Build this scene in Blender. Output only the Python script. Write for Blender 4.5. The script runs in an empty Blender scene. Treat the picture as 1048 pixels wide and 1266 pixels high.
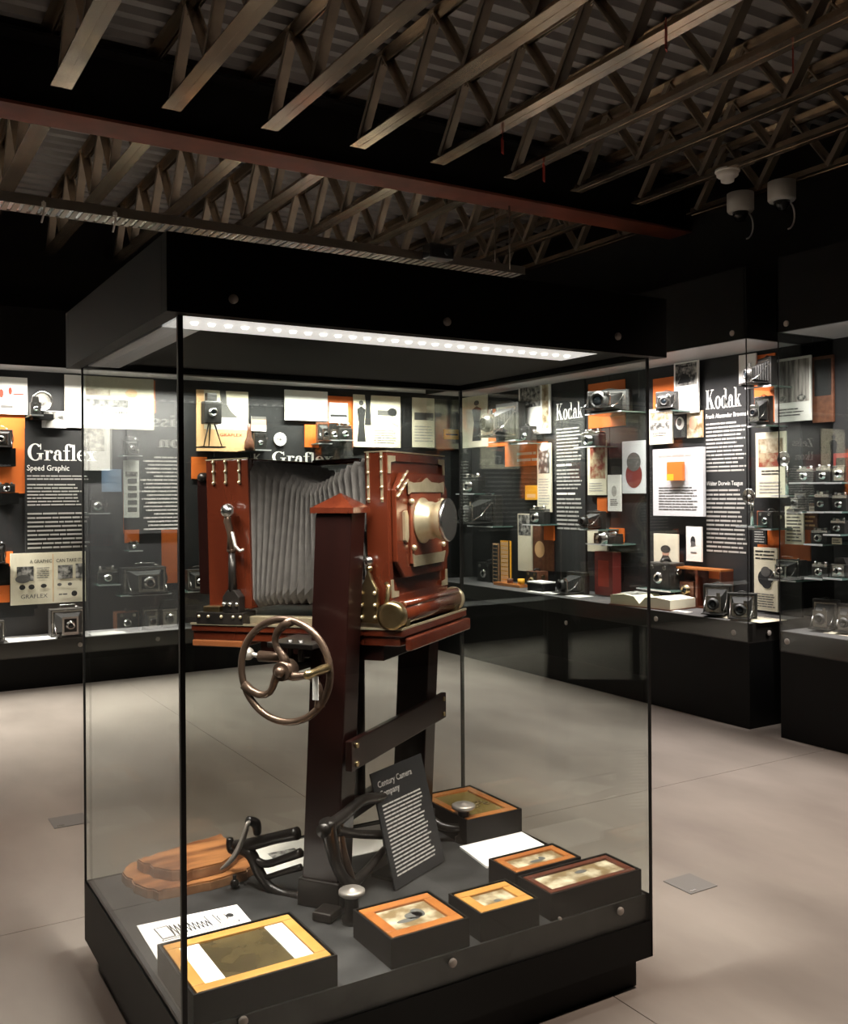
import bpy, math, random
from mathutils import Vector, Matrix
random.seed(7)
sc = bpy.context.scene
COL = sc.collection

# ------------------------------------------------------------------ camera
F_PX, CY_PX, ROLL, YAW, EYE = 1186.96, 610.68, -.0068, .5449, 1.66
cd = bpy.data.cameras.new('camera')
cam = bpy.data.objects.new('camera', cd); COL.objects.link(cam)
cd.sensor_fit = 'HORIZONTAL'; cd.sensor_width = 36
cd.lens = F_PX / 1048 * 36
cd.shift_y = -(633 - CY_PX) / 1048
cd.clip_start = .02
cam.matrix_world = (Matrix.Translation((0, 0, EYE)) @ Matrix.Rotation(-YAW, 4, 'Z')
                    @ Matrix.Rotation(math.pi / 2, 4, 'X') @ Matrix.Rotation(ROLL, 4, 'Z'))
sc.camera = cam

# ------------------------------------------------------------------ world, exposure
w = bpy.data.worlds.new('world'); sc.world = w; w.use_nodes = True
w.node_tree.nodes['Background'].inputs[0].default_value = (.9, .85, .8, 1)
w.node_tree.nodes['Background'].inputs[1].default_value = .004
sc.view_settings.view_transform = 'Standard'; sc.view_settings.look = 'None'
sc.view_settings.exposure = 0; sc.view_settings.gamma = 1
sc.view_settings.use_curve_mapping = False
sc.cycles.max_bounces = 8; sc.cycles.transparent_max_bounces = 40
sc.cycles.diffuse_bounces = 3; sc.cycles.glossy_bounces = 4; sc.cycles.transmission_bounces = 4
sc.cycles.sample_clamp_indirect = 4

# ------------------------------------------------------------------ room lights
def area(name, loc, sx, sy, power, color, rot=(0, 0, 0), spread=180):
    l = bpy.data.lights.new(name, 'AREA'); l.shape = 'RECTANGLE'; l.size = sx; l.size_y = sy
    l.energy = power; l.color = color; l.spread = math.radians(spread)
    o = bpy.data.objects.new(name, l); COL.objects.link(o); o.location = loc; o.rotation_euler = rot
    return o
def spot(name, loc, target, power, color, angle=60, blend=.8, radius=.06):
    l = bpy.data.lights.new(name, 'SPOT'); l.energy = power; l.color = color
    l.spot_size = math.radians(angle); l.spot_blend = blend; l.shadow_soft_size = radius
    o = bpy.data.objects.new(name, l); COL.objects.link(o); o.location = loc
    d = Vector(target) - Vector(loc); o.rotation_euler = d.to_track_quat('-Z', 'Y').to_euler()
    return o
WARM = (1, .82, .68); LED = (1, .93, .86)
spot('ceiling_spot', (4.0, 1.5, 3.7), (3.45, 2.2, 0), 420, WARM, 84, .9)
spot('ceiling_spot', (4.0, 3.9, 3.7), (3.9, 4.5, 0), 46, WARM, 80)
spot('ceiling_spot', (.2, 5.4, 3.7), (.5, 6.0, 0), 195, WARM, 84)
spot('ceiling_spot', (3.2, 6.4, 3.7), (3.2, 6.6, 0), 50, WARM, 90)
spot('ceiling_spot', (-.5, 3.2, 3.7), (-.2, 3.3, 0), 95, WARM, 70)
# display-case LED strips (they sit just under the case canopies)
area('case_led', (1.50, 2.50, 2.095), 1.45, .05, 34, LED, (math.radians(8), 0, 0), 110)
area('case_led', (.84, 2.95, 2.095), .05, 1.0, 20, LED, (0, math.radians(-6), 0), 110)
for x, wd in ((-3.3, 2.4), (-.7, 2.4), (1.8, 2.4), (4.2, 2.2)):
    area('case_led', (x, 8.935, 2.75), wd, .05, 460 if x == -.7 else 64, LED, (math.radians(11), 0, 0), 130)
for y, wd in ((7.5, 1.9), (5.5, 1.8), (3.2, 1.9)):
    area('case_led', (5.50, y, 2.69), .05, wd, 64, (1, .9, .88), (0, math.radians(-12), 0), 130)

# ------------------------------------------------------------------ photograph -> place helpers
_c, _s = math.cos(YAW), math.sin(YAW)
def ray(px, py):
    u, v = px - 524, py - CY_PX
    cr, sr = math.cos(ROLL), math.sin(ROLL)
    x, y = (u * cr + v * sr) / F_PX, -(-u * sr + v * cr) / F_PX
    return Vector((x * _c + _s, -x * _s + _c, y))
def onX(px, py, X): r = ray(px, py); return r * (X / r.x) + Vector((0, 0, EYE))
def onY(px, py, Y): r = ray(px, py); return r * (Y / r.y) + Vector((0, 0, EYE))
def onZ(px, py, Z): r = ray(px, py); return r * ((Z - EYE) / r.z) + Vector((0, 0, EYE))

# ------------------------------------------------------------------ materials
M = {}
def mat(name, col, rough=.5, metal=0, col2=None, scale=8, bump=0, spec=.5, emit=0, stretch=None, kind='noise', coat=0, contrast=(.35, .65), detail=5):
    m = bpy.data.materials.new(name); m.use_nodes = True; nt = m.node_tree; b = nt.nodes['Principled BSDF']
    b.inputs['Base Color'].default_value = (*col, 1); b.inputs['Roughness'].default_value = rough
    b.inputs['Metallic'].default_value = metal; b.inputs['Specular IOR Level'].default_value = spec
    if coat: b.inputs['Coat Weight'].default_value = coat; b.inputs['Coat Roughness'].default_value = .12
    if emit:
        b.inputs['Emission Color'].default_value = (*col, 1); b.inputs['Emission Strength'].default_value = emit
    if col2 is not None or bump:
        tc = nt.nodes.new('ShaderNodeTexCoord'); mp = nt.nodes.new('ShaderNodeMapping')
        nt.links.new(tc.outputs['Object'], mp.inputs[0])
        if stretch: mp.inputs['Scale'].default_value = stretch
        if kind == 'voronoi':
            n = nt.nodes.new('ShaderNodeTexVoronoi'); n.inputs['Scale'].default_value = scale; out = n.outputs['Distance']
        elif kind == 'wave':
            n = nt.nodes.new('ShaderNodeTexWave'); n.inputs['Scale'].default_value = scale; n.inputs['Distortion'].default_value = 5
            n.inputs['Detail'].default_value = 3; out = n.outputs['Fac']
        else:
            n = nt.nodes.new('ShaderNodeTexNoise'); n.inputs['Scale'].default_value = scale; n.inputs['Detail'].default_value = detail; out = n.outputs['Fac']
        nt.links.new(mp.outputs[0], n.inputs['Vector'])
        if col2 is not None:
            r = nt.nodes.new('ShaderNodeValToRGB')
            r.color_ramp.elements[0].position = contrast[0]; r.color_ramp.elements[1].position = contrast[1]
            r.color_ramp.elements[0].color = (*col, 1); r.color_ramp.elements[1].color = (*col2, 1)
            nt.links.new(out, r.inputs[0]); nt.links.new(r.outputs[0], b.inputs['Base Color'])
        if bump:
            bp = nt.nodes.new('ShaderNodeBump'); bp.inputs['Strength'].default_value = bump; bp.inputs['Distance'].default_value = .01
            nt.links.new(out, bp.inputs['Height']); nt.links.new(bp.outputs[0], b.inputs['Normal'])
    M[name] = m; return m

def glass_mat(name, tint=(.93, .97, .95), tr=1.0):
    m = bpy.data.materials.new(name); m.use_nodes = True; nt = m.node_tree; nt.nodes.clear()
    out = nt.nodes.new('ShaderNodeOutputMaterial'); mix = nt.nodes.new('ShaderNodeMixShader')
    t = nt.nodes.new('ShaderNodeBsdfTransparent'); t.inputs[0].default_value = (*tint, 1)
    g = nt.nodes.new('ShaderNodeBsdfGlossy'); g.inputs['Roughness'].default_value = 0.0
    lw = nt.nodes.new('ShaderNodeLayerWeight'); lw.inputs[0].default_value = .5
    p = nt.nodes.new('ShaderNodeMath'); p.operation = 'POWER'; p.inputs[1].default_value = 5
    ma = nt.nodes.new('ShaderNodeMath'); ma.operation = 'MULTIPLY_ADD'; ma.inputs[1].default_value = .96 * tr; ma.inputs[2].default_value = .04 * tr
    nt.links.new(lw.outputs['Facing'], p.inputs[0]); nt.links.new(p.outputs[0], ma.inputs[0])
    nt.links.new(ma.outputs[0], mix.inputs[0]); nt.links.new(t.outputs[0], mix.inputs[1]); nt.links.new(g.outputs[0], mix.inputs[2])
    nt.links.new(mix.outputs[0], out.inputs[0]); M[name] = m
glass_mat('glass', (.965, .985, .972)); glass_mat('glass_clear', (.97, .98, .97), .35)

mat('floor', (.25, .215, .19), .36, 0, (.42, .37, .33), .9, 0, .45, contrast=(.33, .68), detail=9, stretch=(1.6, .7, 1))
mat('joint', (.10, .09, .08), .8)
mat('black', (.004, .004, .0038), .5, 0, None, spec=.18)
mat('wall_black', (.010, .009, .009), .8, 0, (.014, .013, .012), 3, spec=.2)
mat('fascia', (.0045, .004, .0038), .5, 0, (.007, .006, .0055), 2, spec=.15)
mat('panel_dark', (.016, .016, .017), .6, 0, (.021, .0205, .021), 3, spec=.3)
mat('case_deck', (.07, .068, .068), .5, 0, (.10, .097, .097), 6, .05, .4)
mat('deck_dark', (.014, .0136, .0132), .55, 0, (.034, .033, .032), 9, .15, .35)
mat('deck_edge', (.016, .014, .012), .45, 0, (.022, .019, .017), 5)
mat('light_panel', (1, .95, .93), .5, emit=.6)
mat('led', (1, .96, .9), .5, emit=2.5)
mat('soffit_glow', (.22, .205, .20), .6, emit=.12)
mat('seal', (.008, .007, .007), .5)
mat('glass_edge', (.10, .16, .14), .15)
mat('screw_metal', (.42, .37, .33), .5)
mat('plate_grey', (.24, .23, .22), .45)
mat('chrome', (.75, .73, .70), .22, 1)
mat('steel_joist', (.30, .25, .20), .22, .9, (.80, .62, .44), 2.2, .1, contrast=(.35, .75))
mat('steel_web', (.30, .26, .21), .42, .6, (.55, .46, .35), 4, contrast=(.3, .7))
mat('roof_deck', (.28, .27, .26), .5, .3, (.35, .34, .33), 3)
mat('red_beam', (.20, .05, .028), .55, .1, (.13, .035, .02), 4)
mat('tray_metal', (.30, .27, .23), .4, .8)
mat('white_plastic', (.82, .79, .74), .4)
mat('dark_plastic', (.02, .02, .02), .2)
mat('red_tag', (.35, .03, .02), .5)
mat('mahogany', (.036, .006, .0025), .25, 0, (.075, .014, .005), 6, .03, .5, stretch=(1, 1, .18), coat=.6)
mat('mahogany_dark', (.006, .0016, .0012), .32, 0, (.012, .003, .0022), 6, .03, .25, stretch=(1, 1, .18), coat=.2)
mat('wood_orange', (.33, .10, .022), .35, 0, (.48, .17, .04), 14, .03, .5, stretch=(.25, 1, 1), coat=.4)
mat('wood_amber', (.50, .22, .05), .35, 0, (.60, .30, .08), 14, .03, .5, stretch=(.25, 1, 1), coat=.4)
mat('wood_red', (.085, .018, .008), .35, 0, (.13, .03, .013), 14, .03, .5, stretch=(.25, 1, 1), coat=.4)
mat('wood_mid', (.12, .036, .012), .35, 0, (.17, .055, .018), 14, .03, .5, stretch=(.25, 1, 1), coat=.3)
mat('plank', (.10, .032, .012), .5, 0, (.36, .15, .05), 9, .35, .4, stretch=(.5, 2.2, 1))
mat('plank_edge', (.16, .07, .03), .7, 0, (.30, .15, .07), 12, .3)
mat('iron', (.011, .0095, .0085), .34, .5, (.026, .021, .018), 10, .15)
mat('iron_bronze', (.070, .045, .032), .32, .7, (.13, .085, .06), 10, .1)
mat('steel_lever', (.42, .38, .34), .4, .7)
mat('brass', (.52, .40, .22), .28, 1, (.36, .26, .13), 12)
mat('brass_pale', (.62, .53, .36), .35, .8, (.48, .40, .26), 20)
mat('bellows', (.105, .095, .088), .7, 0, (.14, .128, .118), 30)
mat('bellows_black', (.015, .014, .013), .6)
mat('bellows_red', (.16, .025, .015), .6)
mat('leather', (.013, .012, .011), .45, 0, (.024, .022, .02), 60, .3)
mat('leather_brown', (.10, .035, .016), .45, 0, (.16, .06, .03), 30, .2)
mat('lens_glass', (.012, .016, .02), .05, 0, spec=.6)
mat('paper', (.80, .77, .70), .8, 0, (.86, .83, .77), 6)
mat('cream', (.72, .66, .50), .75, 0, (.80, .74, .58), 4)
mat('white', (.86, .84, .80), .7)
mat('grey_board', (.62, .62, .64), .6)
mat('orange', (.66, .135, .014), .6, 0, (.70, .155, .018), 3)
mat('yellow', (.75, .36, .015), .6)
mat('red', (.16, .018, .014), .6)
mat('tan', (.72, .44, .22), .7)
mat('blue_grey', (.20, .28, .42), .6)
mat('ink', (.012, .012, .012), .8)
mat('ink_grey', (.10, .095, .09), .8)
mat('ink_red', (.36, .04, .02), .8)
mat('text_white', (.82, .80, .76), .7)
mat('text_dim', (.42, .405, .38), .7)
mat('photo_a', (.02, .02, .02), .6, 0, (.42, .40, .37), 24, contrast=(.4, .66), detail=8)
mat('photo_b', (.05, .048, .045), .6, 0, (.50, .48, .44), 30, contrast=(.4, .62), detail=6)
mat('photo_c', (.50, .48, .45), .6, 0, (.06, .06, .055), 20, kind='voronoi', contrast=(.2, .6))
mat('photo_sepia', (.20, .13, .06), .5, 0, (.66, .57, .42), 15, contrast=(.4, .64), detail=5)
mat('photo_dark', (.045, .032, .016), .25, 0, (.09, .065, .03), 8)
mat('photo_colour', (.24, .045, .02), .6, 0, (.45, .36, .22), 18, contrast=(.4, .6))
mat('trees', (.07, .06, .055), .6, 0, (.55, .50, .46), 3, stretch=(14, 14, 1.2), contrast=(.35, .65))
mat('skin', (.55, .30, .20), .6)
mat('cloth_dark', (.03, .022, .02), .8)
mat('amber_glass', (.14, .095, .025), .12, 0, (.20, .14, .04), 6)

# ------------------------------------------------------------------ mesh builder
class MB:
    def __init__(s): s.v = []; s.f = []; s.sm = []
    def add(s, vs, fs, smooth=False, T=None):
        n = len(s.v)
        s.v += [tuple(T @ Vector(p)) if T else tuple(p) for p in vs]
        s.f += [tuple(i + n for i in f) for f in fs]; s.sm += [smooth] * len(fs); return s
    def box(s, x0, y0, z0, x1, y1, z1, T=None):
        vs = [(x, y, z) for x in (x0, x1) for y in (y0, y1) for z in (z0, z1)]
        return s.add(vs, [(0, 1, 3, 2), (4, 6, 7, 5), (0, 4, 5, 1), (2, 3, 7, 6), (0, 2, 6, 4), (1, 5, 7, 3)], False, T)
    def prism(s, poly, z0, z1, T=None):
        n = len(poly); vs = [(x, y, z0) for x, y in poly] + [(x, y, z1) for x, y in poly]
        fs = [tuple(range(n - 1, -1, -1)), tuple(range(n, 2 * n))] + [(i, (i + 1) % n, n + (i + 1) % n, n + i) for i in range(n)]
        return s.add(vs, fs, False, T)
    def lathe(s, prof, n=20, T=None, smooth=True):
        vs = []; fs = []; m = len(prof)
        for k in range(n):
            a = 2 * math.pi * k / n
            vs += [(r * math.cos(a), r * math.sin(a), z) for r, z in prof]
        for k in range(n):
            k2 = (k + 1) % n
            for j in range(m - 1):
                fs.append((k * m + j, k2 * m + j, k2 * m + j + 1, k * m + j + 1))
        s.add(vs, fs, smooth, T)
        for j, rev in ((0, True), (m - 1, False)):
            if prof[j][0] > 1e-6:
                ring = [k * m + j for k in range(n)]
                if rev: ring.reverse()
                base = len(s.v) - len(vs)
                s.f.append(tuple(base + i for i in ring)); s.sm.append(False)
        return s
    def cyl(s, p0, p1, r0, r1=None, n=14, T=None):
        p0, p1 = Vector(p0), Vector(p1); d = p1 - p0
        R = Matrix.Translation(p0) @ d.to_track_quat('Z', 'Y').to_matrix().to_4x4()
        return s.lathe([(r0, 0), (r0 if r1 is None else r1, d.length)], n, (T @ R) if T else R)
    def tube(s, pts, rad, n=10, T=None, closed=False, flat=1.0):
        pts = [Vector(p) for p in pts]; N = len(pts); vs = []; fs = []
        rad = rad if isinstance(rad, (list, tuple)) else [rad] * N
        up = Vector((0, 0, 1)); prev = None
        for i, p in enumerate(pts):
            a = pts[(i - 1) % N] if (i or closed) else p; b = pts[(i + 1) % N] if (i < N - 1 or closed) else p
            t = (b - a).normalized()
            if prev is None:
                x = t.cross(up)
                if x.length < .05: x = t.cross(Vector((1, 0, 0)))
            else: x = prev - t * prev.dot(t)
            x.normalize(); prev = x; y = t.cross(x)
            for k in range(n):
                q = 2 * math.pi * k / n
                vs.append(p + (x * math.cos(q) + y * math.sin(q) * flat) * rad[i])
        for i in range(N if closed else N - 1):
            for k in range(n):
                j = (i + 1) % N
                fs.append((i * n + k, i * n + (k + 1) % n, j * n + (k + 1) % n, j * n + k))
        if not closed: fs += [tuple(range(n - 1, -1, -1)), tuple((N - 1) * n + k for k in range(n))]
        return s.add(vs, fs, True, T)
    def ball(s, c, r, n=12, sz=1.0, T=None):
        m = 7; prof = [(max(r * math.sin(math.pi * j / m), 0), -r * sz * math.cos(math.pi * j / m)) for j in range(m + 1)]
        prof[0] = (0, -r * sz); prof[-1] = (0, r * sz)
        R = Matrix.Translation(c); return s.lathe(prof, n, (T @ R) if T else R)
    def mesh(s, name):
        me = bpy.data.meshes.new(name); me.from_pydata(s.v, [], s.f); me.validate()
        if len(me.polygons) == len(s.sm): me.polygons.foreach_set('use_smooth', s.sm)
        me.update(); return me
    def build(s, name, material, parent=None, bevel=0, loc=None):
        o = bpy.data.objects.new(name, s.mesh(name)); COL.objects.link(o)
        o.data.materials.append(M[material]); o.parent = parent
        if loc: o.location = loc
        if bevel:
            b = o.modifiers.new('bevel', 'BEVEL'); b.width = bevel; b.segments = 2; b.limit_method = 'ANGLE'
        return o
def link_mesh(name, me, parent, loc=(0, 0, 0), rot=(0, 0, 0), scale=(1, 1, 1)):
    o = bpy.data.objects.new(name, me); COL.objects.link(o); o.parent = parent
    o.location = loc; o.rotation_euler = rot; o.scale = scale; return o
def tag(o, label, cat, group=None, kind=None):
    if label: o['label'] = label
    if cat: o['category'] = cat
    if group: o['group'] = group
    if kind: o['kind'] = kind
    return o
def thing(name, label, cat, loc=(0, 0, 0), rz=0, group=None):
    o = bpy.data.objects.new(name, None); COL.objects.link(o); o.empty_display_size = .05
    o.location = loc; o.rotation_euler = (0, 0, rz); return tag(o, label, cat, group)
def struct(name, mb, m, label=None):
    o = mb.build(name, m); o['kind'] = 'structure'
    if label: o['label'] = label
    return o
def ordinal(i): return ['first', 'second', 'third', 'fourth', 'fifth', 'sixth', 'seventh', 'eighth', 'ninth', 'tenth', 'eleventh', 'twelfth', 'thirteenth', 'fourteenth'][i]

# ------------------------------------------------------------------ lettering
TK, TN = .17, .05
def _ring(cx, cy, rx, ry, tx, ty, a0=0, a1=360, n=28):
    out = []
    for k in range(n):
        p = [math.radians(a0 + (a1 - a0) * (k + d) / n) for d in (0, 1)]
        o = [(cx + rx * math.cos(a), cy + ry * math.sin(a)) for a in p]
        i = [(cx + (rx - tx) * math.cos(a), cy + (ry - ty) * math.sin(a)) for a in p]
        out.append([i[0], o[0], o[1], i[1]])
    return out
def _r(x0, y0, x1, y1): return [[(x0, y0), (x1, y0), (x1, y1), (x0, y1)]]
def _d(cx, cy, r): return [[(cx + r * math.cos(a * math.pi / 6), cy + r * math.sin(a * math.pi / 6)) for a in range(12)]]
def _q(*p): return [list(p)]
G = {
 'K': (_r(.08, 0, .27, 1) + _r(0, .95, .36, 1) + _r(0, 0, .36, .05) + _q((.27, .36), (.27, .44), (.66, .97), (.72, .97)) + _r(.52, .95, .84, 1) + _q((.34, .52), (.5, .62), (.86, 0), (.62, 0)) + _r(.52, 0, .95, .05), .96),
 'o': (_ring(.3, .31, .29, .33, .17, .045), .62),
 'd': (_ring(.29, .31, .28, .33, .17, .045) + _r(.41, 0, .57, 1) + _r(.3, .95, .57, 1) + _r(.41, 0, .68, .05), .70),
 'a': (_r(.33, .05, .49, .46) + _ring(.28, .42, .21, .22, .16, .05, 0, 160) + _ring(.21, .19, .2, .2, .15, .04, 70, 300) + _r(.22, .33, .36, .38) + _r(.38, 0, .6, .06) + _d(.14, .47, .08), .61),
 'k': (_r(.09, 0, .25, 1) + _r(0, .95, .25, 1) + _r(0, 0, .34, .05) + _q((.25, .2), (.25, .27), (.5, .6), (.55, .6)) + _r(.4, .57, .64, .62) + _q((.3, .32), (.42, .42), (.64, 0), (.44, 0)) + _r(.4, 0, .72, .05), .73),
 'G': (_ring(.47, .5, .46, .52, .21, .055, 42, 322) + _r(.68, .05, .86, .42) + _r(.56, .39, .96, .44) + _r(.77, .66, .82, 1), 1.0),
 'r': (_r(.1, 0, .26, .62) + _r(0, .57, .26, .62) + _r(0, 0, .37, .05) + _ring(.37, .46, .13, .17, .05, .05, 50, 180) + _d(.45, .52, .085), .55),
 'f': (_r(.12, 0, .28, .8) + _r(0, .57, .42, .62) + _r(.02, 0, .4, .05) + _ring(.34, .8, .22, .22, .16, .05, 50, 180) + _d(.47, .89, .08), .46),
 'l': (_r(.1, 0, .26, 1) + _r(0, .95, .26, 1) + _r(0, 0, .36, .05), .38),
 'e': (_ring(.29, .31, .28, .33, .17, .045, 0, 320) + _r(.1, .31, .55, .36), .60),
 'x': (_q((.02, .62), (.23, .62), (.57, 0), (.36, 0)) + _q((.44, .6), (.5, .6), (.14, .02), (.08, .02)) + _r(0, .57, .3, .62) + _r(.36, .57, .62, .62) + _r(0, 0, .25, .05) + _r(.3, 0, .64, .05), .66),
 'Z': (_r(.05, .94, .74, 1) + _r(.05, 0, .77, .06) + _q((.5, .97), (.74, .97), (.29, .03), (.05, .03)) + _r(.05, .74, .1, 1) + _r(.72, 0, .77, .28), .82),
 'i': (_r(.1, 0, .26, .62) + _r(0, .57, .26, .62) + _r(0, 0, .36, .05) + _d(.18, .83, .1), .38),
 's': (_ring(.22, .45, .19, .18, .13, .05, 20, 270) + _ring(.22, .17, .21, .18, .13, .05, -160, 90), .48),
 'I': (_r(.1, 0, .29, 1) + _r(0, .95, .39, 1) + _r(0, 0, .39, .05), .45),
 'n': (_r(.09, 0, .25, .62) + _r(0, .57, .25, .62) + _r(0, 0, .33, .05) + _ring(.37, .4, .21, .22, .16, .05, 0, 170) + _r(.42, 0, .58, .42) + _r(.37, 0, .67, .05), .70),
 ' ': ([], .35)}
def serif_mesh(text, h, width=None):
    mb = MB(); x = 0; polys = []
    for ch in text:
        ps, adv = G[ch]
        polys += [[(px + x, py) for px, py in p] for p in ps]; x += adv
    sx = (width / x) if width else h
    for p in polys:
        mb.add([(px * sx, 0, py * h) for px, py in p], [tuple(range(len(p)))])
    return mb
_tc = {}
def font_mesh(text, h, width=None, bold=0.0):
    key = (text, bold)
    if key not in _tc:
        c = bpy.data.curves.new('t', 'FONT'); c.body = text; c.size = 1; c.offset = bold; c.resolution_u = 2
        o = bpy.data.objects.new('t', c); COL.objects.link(o)
        dg = bpy.context.evaluated_depsgraph_get(); dg.update()
        me = bpy.data.meshes.new_from_object(o.evaluated_get(dg))
        vs = [tuple(v.co) for v in me.vertices]; fs = [tuple(p.vertices) for p in me.polygons]
        bpy.data.objects.remove(o); bpy.data.curves.remove(c); bpy.data.meshes.remove(me); _tc[key] = (vs, fs)
    vs, fs = _tc[key]
    xm = max(v[0] for v in vs); x0 = min(v[0] for v in vs)
    k = h / .72; sx = (width / (xm - x0)) if width else k
    mb = MB(); mb.add([((v[0] - x0) * sx, 0, v[1] * k) for v in vs], fs); return mb
def para_mesh(w, h, n, seed=0, fill=.42, ragged=.16):
    """n lines of words too small to read, as flat word-shaped marks"""
    R = random.Random(seed); mb = MB(); lh = h / n
    for i in range(n):
        z = h - (i + 1) * lh; x = 0; end = w * (1 - R.random() * ragged * (1 if i % 5 else 1.6))
        pass
        while x < end - .01 * w:
            ww = min(lh * R.uniform(1.0, 4.2), end - x)
            mb.add([(x, 0, z + lh * .22), (x + ww, 0, z + lh * .22), (x + ww, 0, z + lh * (.22 + fill)), (x, 0, z + lh * (.22 + fill))], [(0, 1, 2, 3)])
            x += ww + lh * .22
    return mb

# ------------------------------------------------------------------ the room
YB, XR = 9.25, 5.98            # planes of the graphic panels in the wall cases
ZJ = 3.90                      # underside of the roof joists
fl = struct('floor', MB().box(-5.2, -3.2, -.06, 6.4, 9.6, -.006), 'joint', 'polished grey concrete floor slabs with thin dark joints')
xs = [-5.2, -2.4, 2.165, 6.4]; ys = [-3.2, -.6, 3.94, 9.6]
for i in range(len(xs) - 1):
    for j in range(len(ys) - 1):
        MB().box(xs[i] + .002, ys[j] + .002, -.05, xs[i + 1] - .002, ys[j + 1] - .002, 0).build('floor_slab', 'floor', fl)
struct('wall_back', MB().box(-5.2, 9.42, 0, 6.4, 9.6, 4.6), 'wall_black', 'black painted wall behind the long row of showcases')
struct('wall_right', MB().box(6.2, -3.2, 0, 6.4, 9.42, 4.6), 'wall_black', 'black painted wall behind the showcases on the right')
struct('wall_left', MB().box(-5.4, -3.2, 0, -5.2, 9.6, 4.6), 'wall_black')
struct('wall_front', MB().box(-5.2, -3.4, 0, 6.4, -3.2, 4.6), 'wall_black')
# corrugated steel roof deck
prof = []; y = -3.2
while y < 9.5:
    prof += [(y, 4.36), (y + .06, 4.36), (y + .08, 4.40), (y + .14, 4.40), (y + .16, 4.36)]; y += .16
mb = MB(); vs = []
for yy, z in prof: vs += [(-5.2, yy, z), (6.4, yy, z)]
mb.add(vs, [(2 * i, 2 * i + 2, 2 * i + 3, 2 * i + 1) for i in range(len(prof) - 1)])
mb.box(-5.2, -3.2, 4.42, 6.4, 9.5, 4.5)
struct('ceiling', mb, 'roof_deck', 'corrugated grey steel roof deck above the joists')

# ------------------------------------------------------------------ steel roof framing
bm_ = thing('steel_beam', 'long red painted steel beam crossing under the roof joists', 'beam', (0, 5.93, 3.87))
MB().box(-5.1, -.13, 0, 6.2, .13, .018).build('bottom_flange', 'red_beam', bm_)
MB().box(-5.1, -.006, .018, 6.2, .006, .42).build('web_plate', 'wall_black', bm_)  # web and top flange are red steel too; their shade is coloured in black
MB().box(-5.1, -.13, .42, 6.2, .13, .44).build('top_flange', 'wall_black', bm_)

def chord_mesh(L, flip):
    mb = MB(); a = 0 if not flip else -.012
    mb.box(-.056, 0, 0, -.006, L, .008) if not flip else mb.box(-.056, 0, -.008, -.006, L, 0)
    mb.box(.006, 0, 0, .056, L, .008) if not flip else mb.box(.006, 0, -.008, .056, L, 0)
    if not flip: mb.box(-.013, 0, .008, -.006, L, .055); mb.box(.006, 0, .008, .013, L, .055); mb.box(-.006, 0, .002, .006, L, .006)
    else: mb.box(-.013, 0, -.055, -.006, L, -.008); mb.box(.006, 0, -.055, .013, L, -.008)
    return mb
def web_mesh():
    mb = MB(); H_ = .42; dx = .30; Lw = math.hypot(H_, dx); a = math.atan2(dx, H_)
    T = Matrix.Rotation(-a, 4, 'X')
    mb.box(-.030, -.004, 0, .030, .004, Lw, T); mb.box(.022, -.034, 0, .030, .004, Lw, T)
    return mb.mesh('web')
WEB = web_mesh(); WEB.materials.append(M['steel_web'])
def joist(x, y0, y1, label, group, web0):
    j = thing('roof_joist', label, 'joist', (x, y0, ZJ), 0, group); L = y1 - y0
    chord_mesh(L, False).build('bottom_chord', 'steel_joist', j)
    t = chord_mesh(L + (.35 if y1 < 6 else 0), True).build('top_chord', 'steel_joist', j); t.location.z = .45
    n = int((L - .1) / .6)
    for k in range(n):
        yy = L - .08 - k * .6
        if y0 + yy < web0: break
        link_mesh('web_member', WEB, j, (0, yy, .02), (0, 0, math.pi))
        link_mesh('web_member', WEB, j, (0, yy - .60, .02), (0, 0, 0))
JX = [1.04 + .607 * i for i in range(-2, 9)]
for i, x in enumerate(JX):
    joist(x, -1.5, 5.52, 'open-web steel roof joist on the near side of the red beam, ' + ordinal(i) + ' from the left', 'near roof joists', .8)
JX2 = [1.04 + .607 * i for i in range(-1, 9)]
for i, x in enumerate(JX2):
    joist(x, 6.12, 9.4, 'open-web steel roof joist beyond the red beam, ' + ordinal(i) + ' from the left', 'far roof joists', 6.1)

# cable tray
tr = thing('cable_tray', 'long perforated metal cable tray hanging below the joists behind the tall case', 'cable tray', (0, 6.06, 3.36))
MB().box(-4.9, -.09, .004, 4.55, .09, .010).build('tray_floor', 'dark_plastic', tr)
for sgn in (-1, 1):
    MB().box(-4.9, sgn * .09 - .003, 0, 4.55, sgn * .09 + .003, .06).build('side_rail', 'tray_metal', tr)
mb = MB(); x = -1.5
while x < 4.5: mb.box(x, -.088, -.001, x + .03, .088, .003); x += .055
mb.build('rungs', 'tray_metal', tr)['kind'] = 'stuff'
for x in (-.5, 4.4):
    for sgn in (-1, 1): MB().cyl((x, sgn * .095, .02), (x, sgn * .095, .56), .006, n=8).build('hanger_rod', 'tray_metal', tr)
for (px, py, lab) in ((54, 276, 'pale cable tie dangling from the cable tray at the far left'), (142, 281, 'pale cable tie dangling from the cable tray left of the case canopy')):
    P = onY(px, py, 5.966); P.z = 3.365; t = thing('cable_tie', lab, 'cable tie', P, 0, 'cable ties on the tray')
    MB().tube([(0, 0, .03), (.004, 0, -.03), (-.012, 0, -.10)], .006, 6).build('tail', 'white_plastic', t)
    MB().box(-.012, -.012, .0, .012, .012, .02).build('clasp', 'white_plastic', t)
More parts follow.
